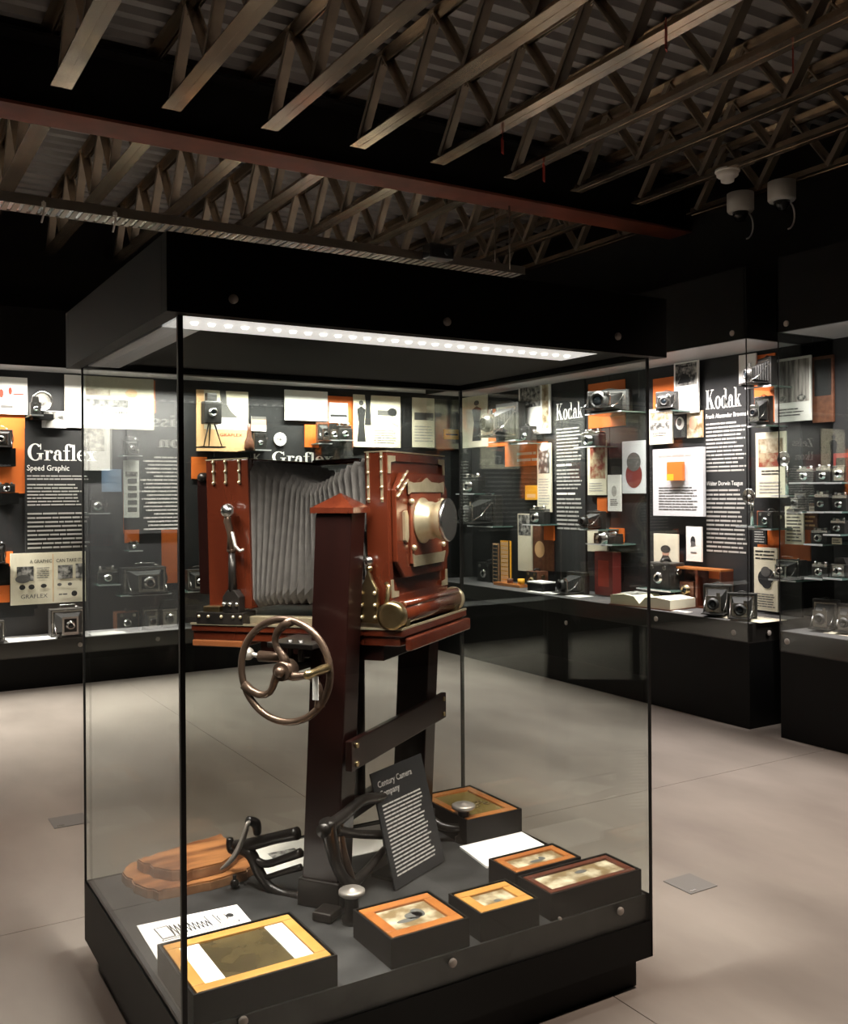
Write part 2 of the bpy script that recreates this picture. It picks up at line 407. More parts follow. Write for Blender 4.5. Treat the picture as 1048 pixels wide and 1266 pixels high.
# projector on the tray
P = onZ(538, 322, 3.36); pr = thing('projector', 'small black projector hanging at the end of the cable tray', 'projector', (P.x, 5.89, 3.352), 0)
MB().box(-.10, -.06, 0, .10, .06, .11).build('body', 'dark_plastic', pr, .012)
MB().cyl((.03, -.06, .05), (.03, -.085, .05), .028, n=16).build('lens', 'lens_glass', pr)
MB().box(-.04, .061, .012, .04, .0765, .05).build('bracket', 'tray_metal', pr)

# ceiling devices
def dome_cam(px, py, r, lab):
    P = onZ(px, py, 3.86); d = thing('security_camera', lab, 'security camera', P, 0, 'dome cameras on the ceiling')
    MB().lathe([(r, .04), (r, -.085), (r * .9, -.10), (r * .62, -.10)], 24).build('housing', 'white_plastic', d)
    MB().lathe([(r * .60, -.098), (r * .56, -.13), (r * .34, -.165), (0, -.175)], 20).build('dome', 'dark_plastic', d)
    MB().tube([(r * (.55 + .75 * math.sin(k * .33)) - r * .25 * k / 9, -.02, -.1 - .2 * (1 - math.cos(k * .33)) / 2) for k in range(10)], .006, 8).build('cable', 'white_plastic', d)
dome_cam(915, 246, .098, 'white dome security camera under the ceiling, with a hanging loop of cable')
dome_cam(966, 232, .098, 'white dome security camera under the ceiling, the rightmost one')
P = onZ(899, 215, 3.88); d = thing('smoke_detector', 'small white smoke detector on a joist above the dome cameras', 'smoke detector', P)
MB().lathe([(.075, .03), (.075, -.012), (.066, -.022), (.048, -.024), (.044, -.055), (.03, -.062), (0, -.062)], 24).build('cover', 'white_plastic', d)
MB().lathe([(.085, .03), (.085, .012), (.076, .012)], 24).build('mounting_ring', 'white_plastic', d)
for k, (px, py, zh) in enumerate(((823, 32, .09), (980, 60, .09), (621, 172, .07), (672, 203, .09))):
    P = onZ(px, py, 3.89); t = thing('hanging_tag', ('red plastic tag hanging from a joist, the highest in the picture', 'red plastic tag hanging from a joist, the rightmost', 'red plastic tag hanging from a joist end above the red beam, the leftmost', 'red plastic tag hanging near a joist end, third from the left')[k], 'tag', P, .6, 'red tags on the joists')
    MB().box(-.02, -.003, -zh * 1.3, .02, .003, 0).build('strip', 'red_tag', t)
    MB().tube([(0, 0, .0), (.004, 0, .02), (0, 0, .04)], .003, 6).build('tie', 'red_tag', t)

# ------------------------------------------------------------------ the tall glass showcase
VX0, VY0, VX1, VY1 = .724, 2.366, 2.313, 3.504
ZD = .31; ZF = 2.11
vc = thing('glass_showcase', 'tall free-standing glass showcase with black base and canopy, holding the big studio camera', 'display case', (0, 0, 0))
MB().box(VX0 + .035, VY0 + .035, 0, VX1 - .035, VY1 - .035, .105).build('plinth', 'black', vc)
MB().box(VX0 + .011, VY0 + .011, .105, VX1 - .011, VY1 - .011, .225).build('base_skirt', 'black', vc)
MB().box(VX0 + .011, VY0 + .011, .225, VX1 - .011, VY1 - .011, ZD).build('deck', 'deck_dark', vc)['label'] = 'dark slate coloured deck'
g = .010
gp = MB().box(VX0, VY0, .105, VX1, VY0 + g, ZF + .01).build('glass_panel', 'glass', vc); gp['label'] = 'clear glass pane'
MB().box(VX0, VY1 - g, .105, VX1, VY1, ZF + .01).build('glass_panel', 'glass', vc)
MB().box(VX0, VY0 + g + .001, .105, VX0 + g, VY1 - g - .001, ZF + .01).build('glass_panel', 'glass', vc)
MB().box(VX1 - g, VY0 + g + .001, .105, VX1, VY1 - g - .001, ZF + .01).build('glass_panel', 'glass', vc)
for (x, y, r) in ((VX0, VY0, .0065), (VX1, VY0, .004), (VX0, VY1, .0035), (VX1, VY1, .006)):
    MB().box(x - r, y - r, .105, x + r, y + r, ZF).build('corner_seal', 'seal', vc)
for (x0, y0, x1, y1) in ((VX0 - .002, VY0 - .004, VX1 + .002, VY0 - .0005), (VX0 - .004, VY0, VX0 - .0005, VY1)):
    MB().box(x0, y0, .105, x1, y1, .225 if x1 - x0 > .1 else ZD).build('painted_strip', 'black', vc)
MB().box(VX0 - .002, VY1 + .0005, .105, VX1, VY1 + .004, ZD).build('painted_strip', 'black', vc)
MB().box(VX1 + .0005, VY0, .105, VX1 + .004, VY1, ZD).build('painted_strip', 'black', vc)
FO = .045
MB().box(VX0 - FO, VY0 - FO, ZF, VX1 + FO, VY0 - .001, ZF + .195).build('canopy_board', 'fascia', vc)
MB().box(VX0 - FO, VY1 + .001, ZF, VX1 + FO, VY1 + FO, ZF + .195).build('canopy_board', 'fascia', vc)
MB().box(VX0 - FO, VY0, ZF, VX0 - .001, VY1, ZF + .195).build('canopy_board', 'fascia', vc)
MB().box(VX1 + .001, VY0, ZF, VX1 + FO, VY1, ZF + .195).build('canopy_board', 'fascia', vc)
MB().box(VX0 + .012, VY0 + .012, ZF + .02, VX1 - .012, VY1 - .012, ZF + .185).build('canopy_soffit', 'black', vc)
MB().box(VX0 + .015, VY0 + .015, ZF + .004, VX1 - .20, VY0 + .205, ZF + .018).build('light_panel', 'light_panel', vc)['label'] = 'glowing white light panel'
MB().box(VX0 + .015, VY0 + .207, ZF + .004, VX0 + .12, VY1 - .03, ZF + .018).build('light_panel', 'grey_board', vc)
led = MB().lathe([(.0085, -.006), (.011, 0)], 10).mesh('led'); led.materials.append(M['led'])
for k in range(28): link_mesh('led', led, vc, (VX0 + .07 + k * .0465, VY0 + .10, ZF + .004))
def screw(parent, P, axis, r=.014):
    mb = MB(); mb.lathe([(r, 0), (r, .006), (r * .8, .009), (0, .009)], 16)
    o = mb.build('screw', 'screw_metal', parent); o.location = P
    o.rotation_euler = {'-y': (math.pi / 2, 0, 0), '-x': (0, -math.pi / 2, 0)}[axis]; return o
for px, py in ((288, 370), (552, 398), (763, 416)): screw(vc, onY(px, py, VY0 - FO), '-y', .012)
for px, py in ((766, 1126), (559, 1190), (300, 1262)): screw(vc, onY(px, py, VY0 - .0005), '-y', .013)
screw(vc, onY(691, 1135, VY0), '-y', .005)

# ------------------------------------------------------------------ framed plates in black boxes
def plate_box(x0, y0, x1, y1, lab, wood, fill, h=.085, fw=.035, y_bars=False, mark=None):
    b = thing('framed_plate', lab, 'framed photograph', ((x0 + x1) / 2, (y0 + y1) / 2, ZD), 0, 'framed plates on black boxes')
    W, D = (x1 - x0) / 2, (y1 - y0) / 2; t = .006
    mb = MB(); mb.box(-W, -D, 0, W, D, h - .012)
    for a in ((-W, -D, W, -D + t), (-W, D - t, W, D), (-W, -D + t, -W + t, D - t), (W - t, -D + t, W, D - t)): mb.box(a[0], a[1], h - .012, a[2], a[3], h)
    mb.build('box', 'fascia', b)
    z0, z1 = h - .012, h - .001
    Wi, Di = W - .012, D - .012
    for a in ((-Wi, -Di, Wi, -Di + fw), (-Wi, Di - fw, Wi, Di), (-Wi, -Di + fw, -Wi + fw, Di - fw), (Wi - fw, -Di + fw, Wi, Di - fw)):
        MB().box(a[0] + .0005, a[1] + .0005, z0, a[2] - .0005, a[3] - .0005, z1).build('frame_rail', wood, b, .002)
    MB().box(-Wi + fw, -Di + fw, z0, Wi - fw, Di - fw, z0 + .004).build('plate', fill, b)
    if y_bars:
        for xx in (-Wi + fw + .001, Wi - fw - .056):
            MB().box(xx, -Di + fw + .001, z0 + .004, xx + .055, Di - fw - .001, z0 + .007).build('mount_strip', 'white', b)
    if mark:
        mb = MB()
        for (cx, cy, rx, ry) in mark:
            mb.add([(cx + rx * math.cos(a * math.pi / 8), cy + ry * math.sin(a * math.pi / 8), z0 + .0045) for a in range(16)], [tuple(range(16))])
        mb.build('printed_figure', 'ink_grey', b)
    MB().box(-W + t, -D + t, h - .0006, W - t, D - t, h + .002).build('cover_glass', 'glass_clear', b)
    return b
plate_box(.753, 2.384, 1.157, 2.71, 'amber wood framed dark glass plate between two white strips, front left of the showcase', 'wood_amber', 'photo_dark', y_bars=True)
plate_box(1.325, 2.384, 1.594, 2.62, 'orange wood framed faded plate with a dark figure, second box along the front glass', 'wood_orange', 'photo_sepia', mark=[(.01, 0, .03, .022), (-.02, -.02, .04, .012), (.03, .01, .02, .03)])
plate_box(1.634, 2.384, 1.856, 2.563, 'small amber framed photograph with a bright centre, third box along the front glass', 'wood_amber', 'photo_sepia', mark=[(0, -.02, .012, .010)])
plate_box(1.902, 2.384, 2.288, 2.558, 'wide reddish framed pale plate in the front right corner box', 'wood_red', 'photo_sepia', fw=.022, mark=[(.02, .02, .025, .012)])
plate_box(1.908, 2.577, 2.19, 2.733, 'narrow orange framed photograph behind the wide reddish frame', 'wood_orange', 'photo_sepia', fw=.026, mark=[(0, -.01, .03, .01), (.03, .0, .012, .014)])
b6 = plate_box(2.035, 3.06, 2.298, 3.425, 'orange framed amber plate with small brass rings in the back right corner', 'wood_orange', 'amber_glass', h=.10, fw=.034)
for k in range(7):
    a = k * .9
    T = Matrix.Translation((-.04 + .016 * k, -.03 + .02 * math.sin(k * 1.7), .097))
    MB().tube([(.011 * math.cos(q * math.pi / 5), .011 * math.sin(q * math.pi / 5), 0) for q in range(10)], .0025, 6, T, True).build('ring', 'brass', b6)

# loose sheets on the deck
def sheet(poly, lab, m='paper', th=.0025, z=ZD):
    cx = sum(p[0] for p in poly) / len(poly); cy = sum(p[1] for p in poly) / len(poly)
    s = thing('paper_sheet', lab, 'paper', (cx, cy, z), 0, 'loose sheets in the showcase')
    MB().prism([(x - cx, y - cy) for x, y in poly], .0002, th).build('sheet', m, s); return s, cx, cy
s1, cx, cy = sheet([(.775, 2.76), (1.095, 2.76), (1.104, 3.027), (.782, 3.046)], 'white sheet with a drawing of a folding camera, behind the front left plate', 'white')
mb = MB(); T = Matrix.Translation((.01, .05, .003)) @ Matrix.Rotation(.05, 4, 'Z')
segs = [((-.13, -.045), (.115, -.05)), ((.115, -.05), (.12, -.04)), ((-.13, -.045), (-.125, -.035)), ((-.125, -.035), (.12, -.04))]
def _rect(x0, y0, x1, y1): return [((x0, y0), (x1, y0)), ((x1, y0), (x1, y1)), ((x1, y1), (x0, y1)), ((x0, y1), (x0, y0))]
segs += _rect(-.125, -.03, -.085, .05) + _rect(.035, -.03, .062, .045) + _rect(.07, -.01, .095, .025)
segs += [((-.085 + .0133 * k, -.03), (-.085 + .0133 * (k + .5), .05 - .004 * k)) for k in range(9)] + [((-.085 + .0133 * (k + .5), .05 - .004 * k), (-.085 + .0133 * (k + 1), -.03)) for k in range(9)]
for (a, b_) in segs:
    d = Vector((b_[0] - a[0], b_[1] - a[1], 0)); n = Vector((-d.y, d.x, 0)).normalized() * .0019
    A, B = Vector((*a, 0)), Vector((*b_, 0)); mb.add([A - n, B - n, B + n, A + n], [(0, 1, 2, 3)], False, T)
mb.add([(.108 + .012 * math.cos(q * .5236), .008 + .016 * math.sin(q * .5236), 0) for q in range(12)], [tuple(range(12))], False, T)
mb.build('printed_drawing', 'ink', s1)
sheet([(1.977, 2.844), (2.28, 2.844), (2.297, 3.06), (2.003, 3.06)], 'blank white sheet behind the narrow orange frame', 'white', .008)
sheet([(1.55, 3.20), (1.75, 3.20), (1.87, 3.45), (1.67, 3.47)], 'white sheet showing between the iron feet of the stand', 'white')
s4, cx, cy = sheet([(1.28, 3.20), (1.50, 3.22), (1.55, 3.47), (1.34, 3.48)], 'pale printed sheet on the deck behind the stand post', 'paper')
m4 = MB(); m4.box(-.06, -.03, .003, .05, .05, .0034); m4.build('printed_picture', 'photo_b', s4)
sheet([(2.03, 2.78), (2.06, 2.77), (2.05, 2.75), (2.02, 2.75)], 'small pale label on the deck beside the narrow orange frame', 'paper')

# text plaque leaning on the stand
E1 = Vector((math.sin(YAW + math.radians(113)), math.cos(YAW + math.radians(113)), 0))
p0 = onZ(489, 1101, ZD + .004); p1 = onZ(550, 1064, ZD + .004)
dirx = (p1 - p0).normalized(); pw = (p1 - p0).length
pq = thing('text_plaque', 'dark grey leaning text panel headed Century Camera Company', 'text panel', p0, math.atan2(dirx.y, dirx.x))
PH = .393
lean = bpy.data.objects.new('panel', MB().box(0, 0, 0, pw, .006, PH).mesh('panel')); COL.objects.link(lean); lean.parent = pq
lean.data.materials.append(M['panel_dark']); lean.rotation_euler = (-.266, 0, 0)
for k, (tx, z) in enumerate((('Century Camera', PH - .055), ('Company', PH - .088))):
    o = font_mesh(tx, .022, bold=.012).build('lettering', 'text_dim', lean); o.location = (.025, -.001, z)
o = para_mesh(pw - .07, PH - .145, 19, 3, .42, .1).build('lettering', 'text_dim', lean); o.location = (.025, -.001, .035)
MB().box(.05, .02, 0, pw - .05, .14, .012).build('foot', 'black', pq)

# ------------------------------------------------------------------ studio stand
O0 = Vector((1.325, 2.87, 0)); E2 = Vector((-E1.y, E1.x, 0)); RZ = math.atan2(E1.y, E1.x)
def _onp(px, py, P0, n):
    r = ray(px, py); o = Vector((0, 0, EYE)); return o + r * ((P0 - o).dot(n) / r.dot(n))
def _loc(P): d = P - O0; return Vector((d.dot(E1), d.dot(E2), P.z))
def nearL(px, py, y): return _loc(_onp(px, py, O0 + E2 * y, E2))
def sideL(px, py, x): return _loc(_onp(px, py, O0 + E1 * x, E1))
def world(x, y, z): return O0 + E1 * x + E2 * y + Vector((0, 0, z))

st = thing('camera_stand', 'dark mahogany studio camera stand with two posts, iron handwheel and cast feet', 'camera stand', (O0.x, O0.y, ZD), RZ)
LO = (0, 0, -ZD)
def sheared(mb, x0, x1, y0, y1, z0, z1, sx):
    f = lambda x, z: x + sx * (z - .31)
    vs = [(f(x, z), y, z) for x in (x0, x1) for y in (y0, y1) for z in (z0, z1)]
    return mb.add(vs, [(0, 1, 3, 2), (4, 6, 7, 5), (0, 4, 5, 1), (2, 3, 7, 6), (0, 2, 6, 4), (1, 5, 7, 3)])
for y0 in (0, .70):
    p = sheared(MB(), -.064, .068, y0, y0 + .10, ZD, 1.60, .049).build('post', 'mahogany_dark', st, .004, LO)
    xc = .002 + .049 * 1.30; yc = y0 + .05
    c = MB().box(xc - .079, yc - .064, 1.60, xc + .079, yc + .064, 1.618)
    c.add([(xc - .076, yc - .062, 1.618), (xc + .076, yc - .062, 1.618), (xc + .076, yc + .062, 1.618), (xc - .076, yc + .062, 1.618), (xc, yc, 1.665)], [(0, 1, 4), (1, 2, 4), (2, 3, 4), (3, 0, 4)])
    c.build('post_cap', 'mahogany', st, 0, LO)
    sheared(MB(), -.075, .079, y0 - .012, y0 + .112, ZD, .40, .049).build('iron_shoe', 'iron', st, .006, LO)
cb = MB().box(.105, -.005, .765, .128, .82, .865).build('crossbar', 'mahogany_dark', st, .004, LO)
for y, z in ((.79, .845), (.79, .785), (.03, .845), (.03, .785)):
    MB().cyl((.128, y, z), (.134, y, z), .009, n=10).build('bolt', 'brass', cb)
MB().box(-.06, .10, .50, -.02, .70, .56).build('crossbar', 'mahogany_dark', st, .004, LO)
# table, tilted up slightly at the front
PV = Vector((-.15, .40, 1.20)); TT = Matrix.Translation(PV) @ Matrix.Rotation(math.radians(-1.3), 4, 'Y') @ Matrix.Translation(-PV)
tb = MB().box(-.575, .105, 1.182, .262, .70, 1.204, TT).build('table_board', 'mahogany', st, .003, LO)
MB().box(-.572, .112, 1.150, .250, .69, 1.180, TT).build('table_frame', 'mahogany', st, .003, LO)
MB().box(-.572, .105, 1.128, -.36, .68, 1.150, TT).build('table_frame', 'wood_mid', st, .003, LO)
MB().box(-.30, .13, 1.098, .18, .67, 1.149, TT).build('table_frame', 'mahogany_dark', st, .003, LO)
MB().box(-.575, .101, 1.205, .262, .108, 1.212, TT).build('edge_strip', 'brass_pale', tb)
MB().box(.255, .105, 1.205, .262, .70, 1.212, TT).build('edge_strip', 'brass_pale', tb)
MB().box(.262, .12, 1.135, .285, .68, 1.178, TT).build('front_moulding', 'mahogany', st, .005, LO)
# handwheel
wc = Vector((-.048, -.12, 1.102)); R = .163
rim = MB().tube([(wc.x + R * math.cos(a * math.pi / 24), wc.y, wc.z + R * math.sin(a * math.pi / 24)) for a in range(48)], .0115, 12, None, True).build('handwheel_rim', 'iron_bronze', st, 0, LO)
for a0 in (200, 320, 80):
    pts = []
    for k in range(9):
        t = k / 8; a = math.radians(a0 + 38 * math.sin(math.pi * t) * (1 - .3 * t)); rr = .02 + (R - .02) * t
        pts.append((wc.x + rr * math.cos(a), wc.y, wc.z + rr * math.sin(a)))
    MB().tube(pts, [.017 - .006 * math.sin(math.pi * k / 8) for k in range(9)], 10).build('spoke', 'iron_bronze', rim)
MB().cyl((wc.x, wc.y - .025, wc.z), (wc.x, wc.y + .03, wc.z), .030, .034, 18).build('hub', 'iron_bronze', rim)
MB().ball((wc.x, wc.y - .03, wc.z), .018).build('hub_nut', 'iron_bronze', rim)
hx, hz = wc.x + R * .97, wc.z + .02
MB().lathe([(.006, 0), (.013, .004), (.015, .03), (.012, .09), (.014, .13), (.010, .14), (0, .142)], 16, Matrix.Translation((hx, wc.y, hz)) @ Matrix.Rotation(math.pi / 2, 4, 'X')).build('crank_handle', 'brass', rim)
tg = MB().box(hx - .010, wc.y - .085, hz - .085, hx + .010, wc.y - .083, hz - .012); tg.build('paper_tag', 'white', rim)
MB().cyl((wc.x, wc.y + .03, wc.z), (wc.x, .42, wc.z), .016, n=14).build('wheel_shaft', 'iron', st, 0, LO)
MB().cyl((-.05, -.03, 1.125), (-.20, -.03, 1.125), .015, .018, 14).build('side_shaft', 'iron_bronze', st, 0, LO)
MB().ball((-.245, -.03, 1.13), .022).cyl((-.20, -.03, 1.125), (-.24, -.03, 1.13), .008, n=10).build('shaft_knob', 'steel_lever', st, 0, LO)
for dx in (-.022, .018): MB().cyl((wc.x + dx, -.05, 1.12), (wc.x + dx, -.05, 1.19), .010, n=10).build('guide_rod', 'iron', st, 0, LO)
MB().box(-.14, -.08, 1.165, .03, .11, 1.182).build('bracket', 'iron', st, .003, LO)
MB().cyl((-.05, .40, .50), (-.05, .40, 1.14), .022, n=16).build('lift_screw', 'iron', st, 0, LO)
# cast iron feet
def arm(pts, rads, name='cast_arm', m='iron', flat=1.0):
    P = [Vector(p) for p in pts]; Q = []; Rr = []
    n = len(P)
    for i in range(n - 1):
        a, b, c_, d = P[max(i - 1, 0)], P[i], P[i + 1], P[min(i + 2, n - 1)]
        for k in range(5):
            t = k / 5
            Q.append(.5 * ((2 * b) + (c_ - a) * t + (2 * a - 5 * b + 4 * c_ - d) * t * t + (3 * b - a - 3 * c_ + d) * t ** 3)); Rr.append(rads[i] + (rads[i + 1] - rads[i]) * t)
    Q.append(P[-1]); Rr.append(rads[-1])
    return MB().tube(Q, Rr, 10, None, False, flat).build(name, m, st, 0, LO)
y = .05
arm([nearL(368, 1030, y), nearL(340, 1036, y), nearL(312, 1043, y), nearL(290, 1045, y)], [.022, .020, .022, .018])
arm([nearL(292, 1048, y), nearL(310, 1056, y), nearL(320, 1078, y), nearL(333, 1096, y), nearL(352, 1106, y), nearL(372, 1110, y)], [.018, .022, .020, .018, .018, .022])
arm([nearL(372, 1054, y), nearL(350, 1062, y), nearL(328, 1068, y), nearL(312, 1060, y)], [.016, .014, .013, .014])
arm([nearL(372, 1072, y), nearL(345, 1080, y), nearL(326, 1086, y)], [.012, .010, .010])
arm([nearL(284, 1036, y), nearL(286, 1050, y), nearL(300, 1052, y)], [.012, .016, .014])
lv = arm([nearL(274, 1074, -.02), nearL(287, 1062, -.02), nearL(299, 1040, -.02), nearL(307, 1016, -.02)], [.010, .018, .016, .012], 'foot_lever', 'steel_lever', .5)
arm([nearL(306, 1014, 0), nearL(316, 1018, .03), nearL(318, 1030, .05)], [.014, .018, .014])
x = .10
arm([sideL(398, 1028, x), sideL(425, 1008, x), sideL(447, 990, x), sideL(470, 985, x), sideL(500, 975, x)], [.022, .020, .018, .018, .018])
arm([sideL(404, 1016, x), sideL(410, 1045, x), sideL(416, 1070, x), sideL(432, 1092, x), sideL(450, 1080, x), sideL(475, 1050, x)], [.026, .022, .018, .020, .016, .012])
arm([sideL(412, 1026, x), sideL(440, 1031, x), sideL(470, 1032, x), sideL(520, 1034, x)], [.018, .014, .016, .016])
arm([sideL(420, 1014, x), sideL(424, 1050, x), sideL(436, 1090, x)], [.010, .012, .012], 'cast_arm', 'iron_bronze')
def jack(x, y, h, r, pts):
    T = Matrix.Translation((x, y, ZD))
    j = MB().lathe([(.034, 0), (.034, .015), (.024, .025), (.022, h - .03), (.028, h - .02)], 18, T).build('jack_foot', 'iron', st, 0, LO)
    MB().lathe([(r * .7, h - .022), (r, h - .014), (r, h - .004), (r * .86, h), (r * .35, h), (r * .3, h + .004), (0, h + .005)], 22, T).build('jack_cap', 'steel_lever', j)
    arm(pts, [.016] * len(pts))
jack(.152, -.056, .105, .042, [(.06, .05, .38), (.11, 0, .36), (.152, -.056, .345)])
jack(.23, .737, .145, .046, [(.10, .70, .40), (.16, .70, .37), (.23, .737, .36)])
MB().box(.03, -.10, ZD, .10, -.02, ZD + .03).build('toe', 'iron', st, .008, LO)

# ------------------------------------------------------------------ wooden boards at the tail of the stand
def board(poly, z0, th, lab):
    P = [onZ(px, py, z0 + th) for px, py in poly]; cx = sum(p.x for p in P) / len(P); cy = sum(p.y for p in P) / len(P)
    R_ = random.Random(len(poly)); Q = []
    for i, p in enumerate(P):
        q = P[(i + 1) % len(P)]
        for k in range(5):
            t = k / 5; Q.append((p.x + (q.x - p.x) * t - cx + R_.uniform(-.006, .006), p.y + (q.y - p.y) * t - cy + R_.uniform(-.006, .006)))
    b = thing('wooden_board', lab, 'board', (cx, cy, z0), 0, 'rough wooden boards')
    MB().prism(Q, .001, th - .006).build('core', 'plank_edge', b)
    MB().prism([(x * .985, y_ * .985) for x, y_ in Q], th - .006, th).build('top_face', 'plank', b); return b
board([(152, 1078), (166, 1092), (196, 1101), (235, 1094), (300, 1078), (318, 1068), (300, 1050), (160, 1066)], ZD, .035, 'lower rough orange-brown wooden board lying on the deck beside the stand')
board([(171, 1062), (190, 1072), (230, 1077), (275, 1066), (300, 1048), (273, 1031), (235, 1042), (185, 1058)], ZD + .036, .038, 'upper rough wooden board stacked under the iron lever')
b = thing('castor', 'small dark ball castor beside the rough boards', 'castor', onZ(290, 1098, ZD))
MB().ball((0, 0, .016), .016).build('ball', 'iron', b); MB().cyl((0, 0, .026), (.0, 0, .045), .007, n=8).build('stem', 'iron', b)

# ------------------------------------------------------------------ the studio camera
cr_ = world(-.15, .40, 1.206)
sc_ = thing('studio_camera', 'large antique mahogany studio camera with grey pleated bellows and brass lens', 'camera', cr_)
sc_.rotation_euler = (0, math.radians(-1.3), RZ)
for yy in (-.235, .235):
    MB().box(-.405, yy - .022, 0, .40, yy + .022, .028).build('bed_rail', 'brass_pale' if yy < 0 else 'mahogany', sc_, .002)
MB().box(-.405, -.20, 0, .36, .20, .020).build('bed_board', 'mahogany_dark', sc_)
# rear standard as a frame
def frame(x0, x1, hy, z0, z1, t, name, m):
    mb = MB()
    mb.box(x0, -hy, z0, x1, -hy + t, z1); mb.box(x0, hy - t, z0, x1, hy, z1); mb.box(x0, -hy + t, z0, x1, hy - t, z0 + t); mb.box(x0, -hy + t, z1 - t, x1, hy - t, z1)
    return mb.build(name, m, sc_, .003)
rs = frame(-.369, -.19, .26, .055, .588, .03, 'rear_standard', 'mahogany')
for x in (-.335, -.283, -.225):
    MB().box(x - .004, -.264, .50, x + .004, -.260, .588).build('brass_strap', 'brass_pale', rs)
    MB().box(x - .004, -.26, .588, x + .004, .26, .591).build('brass_strap', 'brass_pale', rs)
    for z in (.505, .545, .58): MB().ball((x, -.265, z), .0065, 8).build('stud', 'brass_pale', rs)
MB().box(-.369, -.262, .588, -.19, -.255, .592).build('brass_strap', 'brass_pale', rs)
pbk = MB().box(-.43, -.235, .10, -.371, .235, .53).build('plate_back', 'mahogany_dark', sc_, .006)
MB().ball((-.40, -.235, .53), .022, sz=.8).build('latch', 'iron', pbk)
fs = frame(.272, .354, .26, .075, .588, .03, 'front_standard', 'mahogany')
MB().box(.30, -.23, .105, .345, .23, .558).build('front_panel', 'mahogany', fs)
for x in (.285, .335):
    MB().box(x - .004, -.264, .42, x + .004, -.260, .588).build('brass_strap', 'brass_pale', fs)
    for z in (.43, .47, .52, .57): MB().ball((x, -.265, z), .006, 8).build('stud', 'brass_pale', fs)
MB().box(.272, -.262, .588, .356, .26, .592).build('brass_strap', 'brass_pale', fs)
def plateYZ(poly, x0, x1, name, m, parent, bevel=0):
    T = Matrix(((0, 0, 1, 0), (1, 0, 0, 0), (0, 1, 0, 0), (0, 0, 0, 1)))
    return MB().prism(poly, x0, x1, T).build(name, m, parent, bevel)
for sy in (-1, 1):
    for z0, sz in ((.576, -1), (.10, 1)):
        plateYZ([(sy * .252, z0), (sy * .195, z0), (sy * .195, z0 + sz * .018), (sy * .232, z0 + sz * .022), (sy * .236, z0 + sz * .06), (sy * .252, z0 + sz * .06)][::1 if sy * sz > 0 else -1], .354, .357, 'corner_bracket', 'brass_pale', fs)
oct_ = [(-.17, .16), (.17, .16), (.235, .22), (.235, .46), (.17, .52), (-.17, .52), (-.235, .46), (-.235, .22)]
lb = plateYZ(oct_, .354, .372, 'lens_board', 'mahogany', sc_, .004)
plateYZ([(-.13, .205), (.15, .205), (.15, .485), (-.13, .485)], .372, .380, 'sliding_panel', 'wood_red', lb, .002)
plateYZ([(-.15, .445), (-.13, .452), (.15, .452), (.17, .445), (.17, .49), (.13, .484), (.05, .488), (.01, .503), (-.03, .488), (-.11, .484), (-.15, .49)], .380, .385, 'name_plate', 'brass_pale', lb)
plateYZ([(-.12, .195), (.15, .195), (.17, .235), (.14, .232), (-.11, .232), (-.13, .24)], .380, .385, 'bottom_plate', 'brass_pale', lb)
for (yy, zz) in ((-.13, .42), (.15, .42), (-.12, .26), (.15, .26)): MB().ball((.384, yy, zz), .011, 10).build('screw_knob', 'brass_pale', lb)
plateYZ([(-.185, .29), (-.165, .28), (-.155, .30), (-.155, .37), (-.165, .39), (-.185, .385)], .372, .382, 'side_catch', 'brass_pale', lb)
for zz in (.455, .485):
    for k in range(3): MB().cyl((.374, -.225 + .03 * k, zz - .02 + .02 * k), (.374, -.195 + .03 * k, zz + .0 + .02 * k), .004, n=8).build('hinge_pin', 'brass_pale', lb)
LT = Matrix.Translation((.380, -.035, .352)) @ Matrix.Rotation(math.pi / 2, 4, 'Y')
ln = MB().lathe([(.080, 0), (.080, .008), (.068, .012), (.066, .04), (.062, .045), (.062, .062), (.066, .066), (.070, .076), (.072, .090), (.072, .104), (.066, .104), (.058, .055), (0.05, .050)], 36, LT).build('lens_barrel', 'brass_pale', sc_)
MB().lathe([(.058, .052), (.045, .060), (.02, .066), (0, .067)], 28, LT).build('lens_glass', 'lens_glass', ln)
MB().lathe([(.0725, .090), (.075, .093), (.075, .102), (.0725, .105)], 36, LT).build('rim_ring', 'chrome', ln)
# bellows
mb = MB(); n = 2 * 20; loops = []
for i in range(n + 1):
    t = i / n; x = -.19 + .462 * t; k = math.sin(math.pi * t)
    out = (i % 2 == 0)
    hy = .248 - .020 * k - (0 if out else .036); zt = .578 - .085 * k ** 1.5 - (0 if out else .036); zb = .055 + .012 * k + (0 if out else .03)
    xx = x + .0
    c = .035
    loops.append([(xx + .034 * math.sin(2 * math.pi * t) * ((z - .32) / .25), y_, z) for y_, z in ((-hy, zb + c), (-hy, zt - c), (-hy + c, zt), (hy - c, zt), (hy, zt - c), (hy, zb + c), (hy - c, zb), (-hy + c, zb))])
vs = [p for l in loops for p in l]; fcs = []
for i in range(n):
    for k in range(8): fcs.append((i * 8 + k, i * 8 + (k + 1) % 8, (i + 1) * 8 + (k + 1) % 8, (i + 1) * 8 + k))
mb.add(vs, fcs); mb.build('bellows', 'bellows', sc_)
MB().cyl((-.19, .21, .585), (.02, .21, .585), .012, n=10).build('top_rod', 'mahogany', sc_)
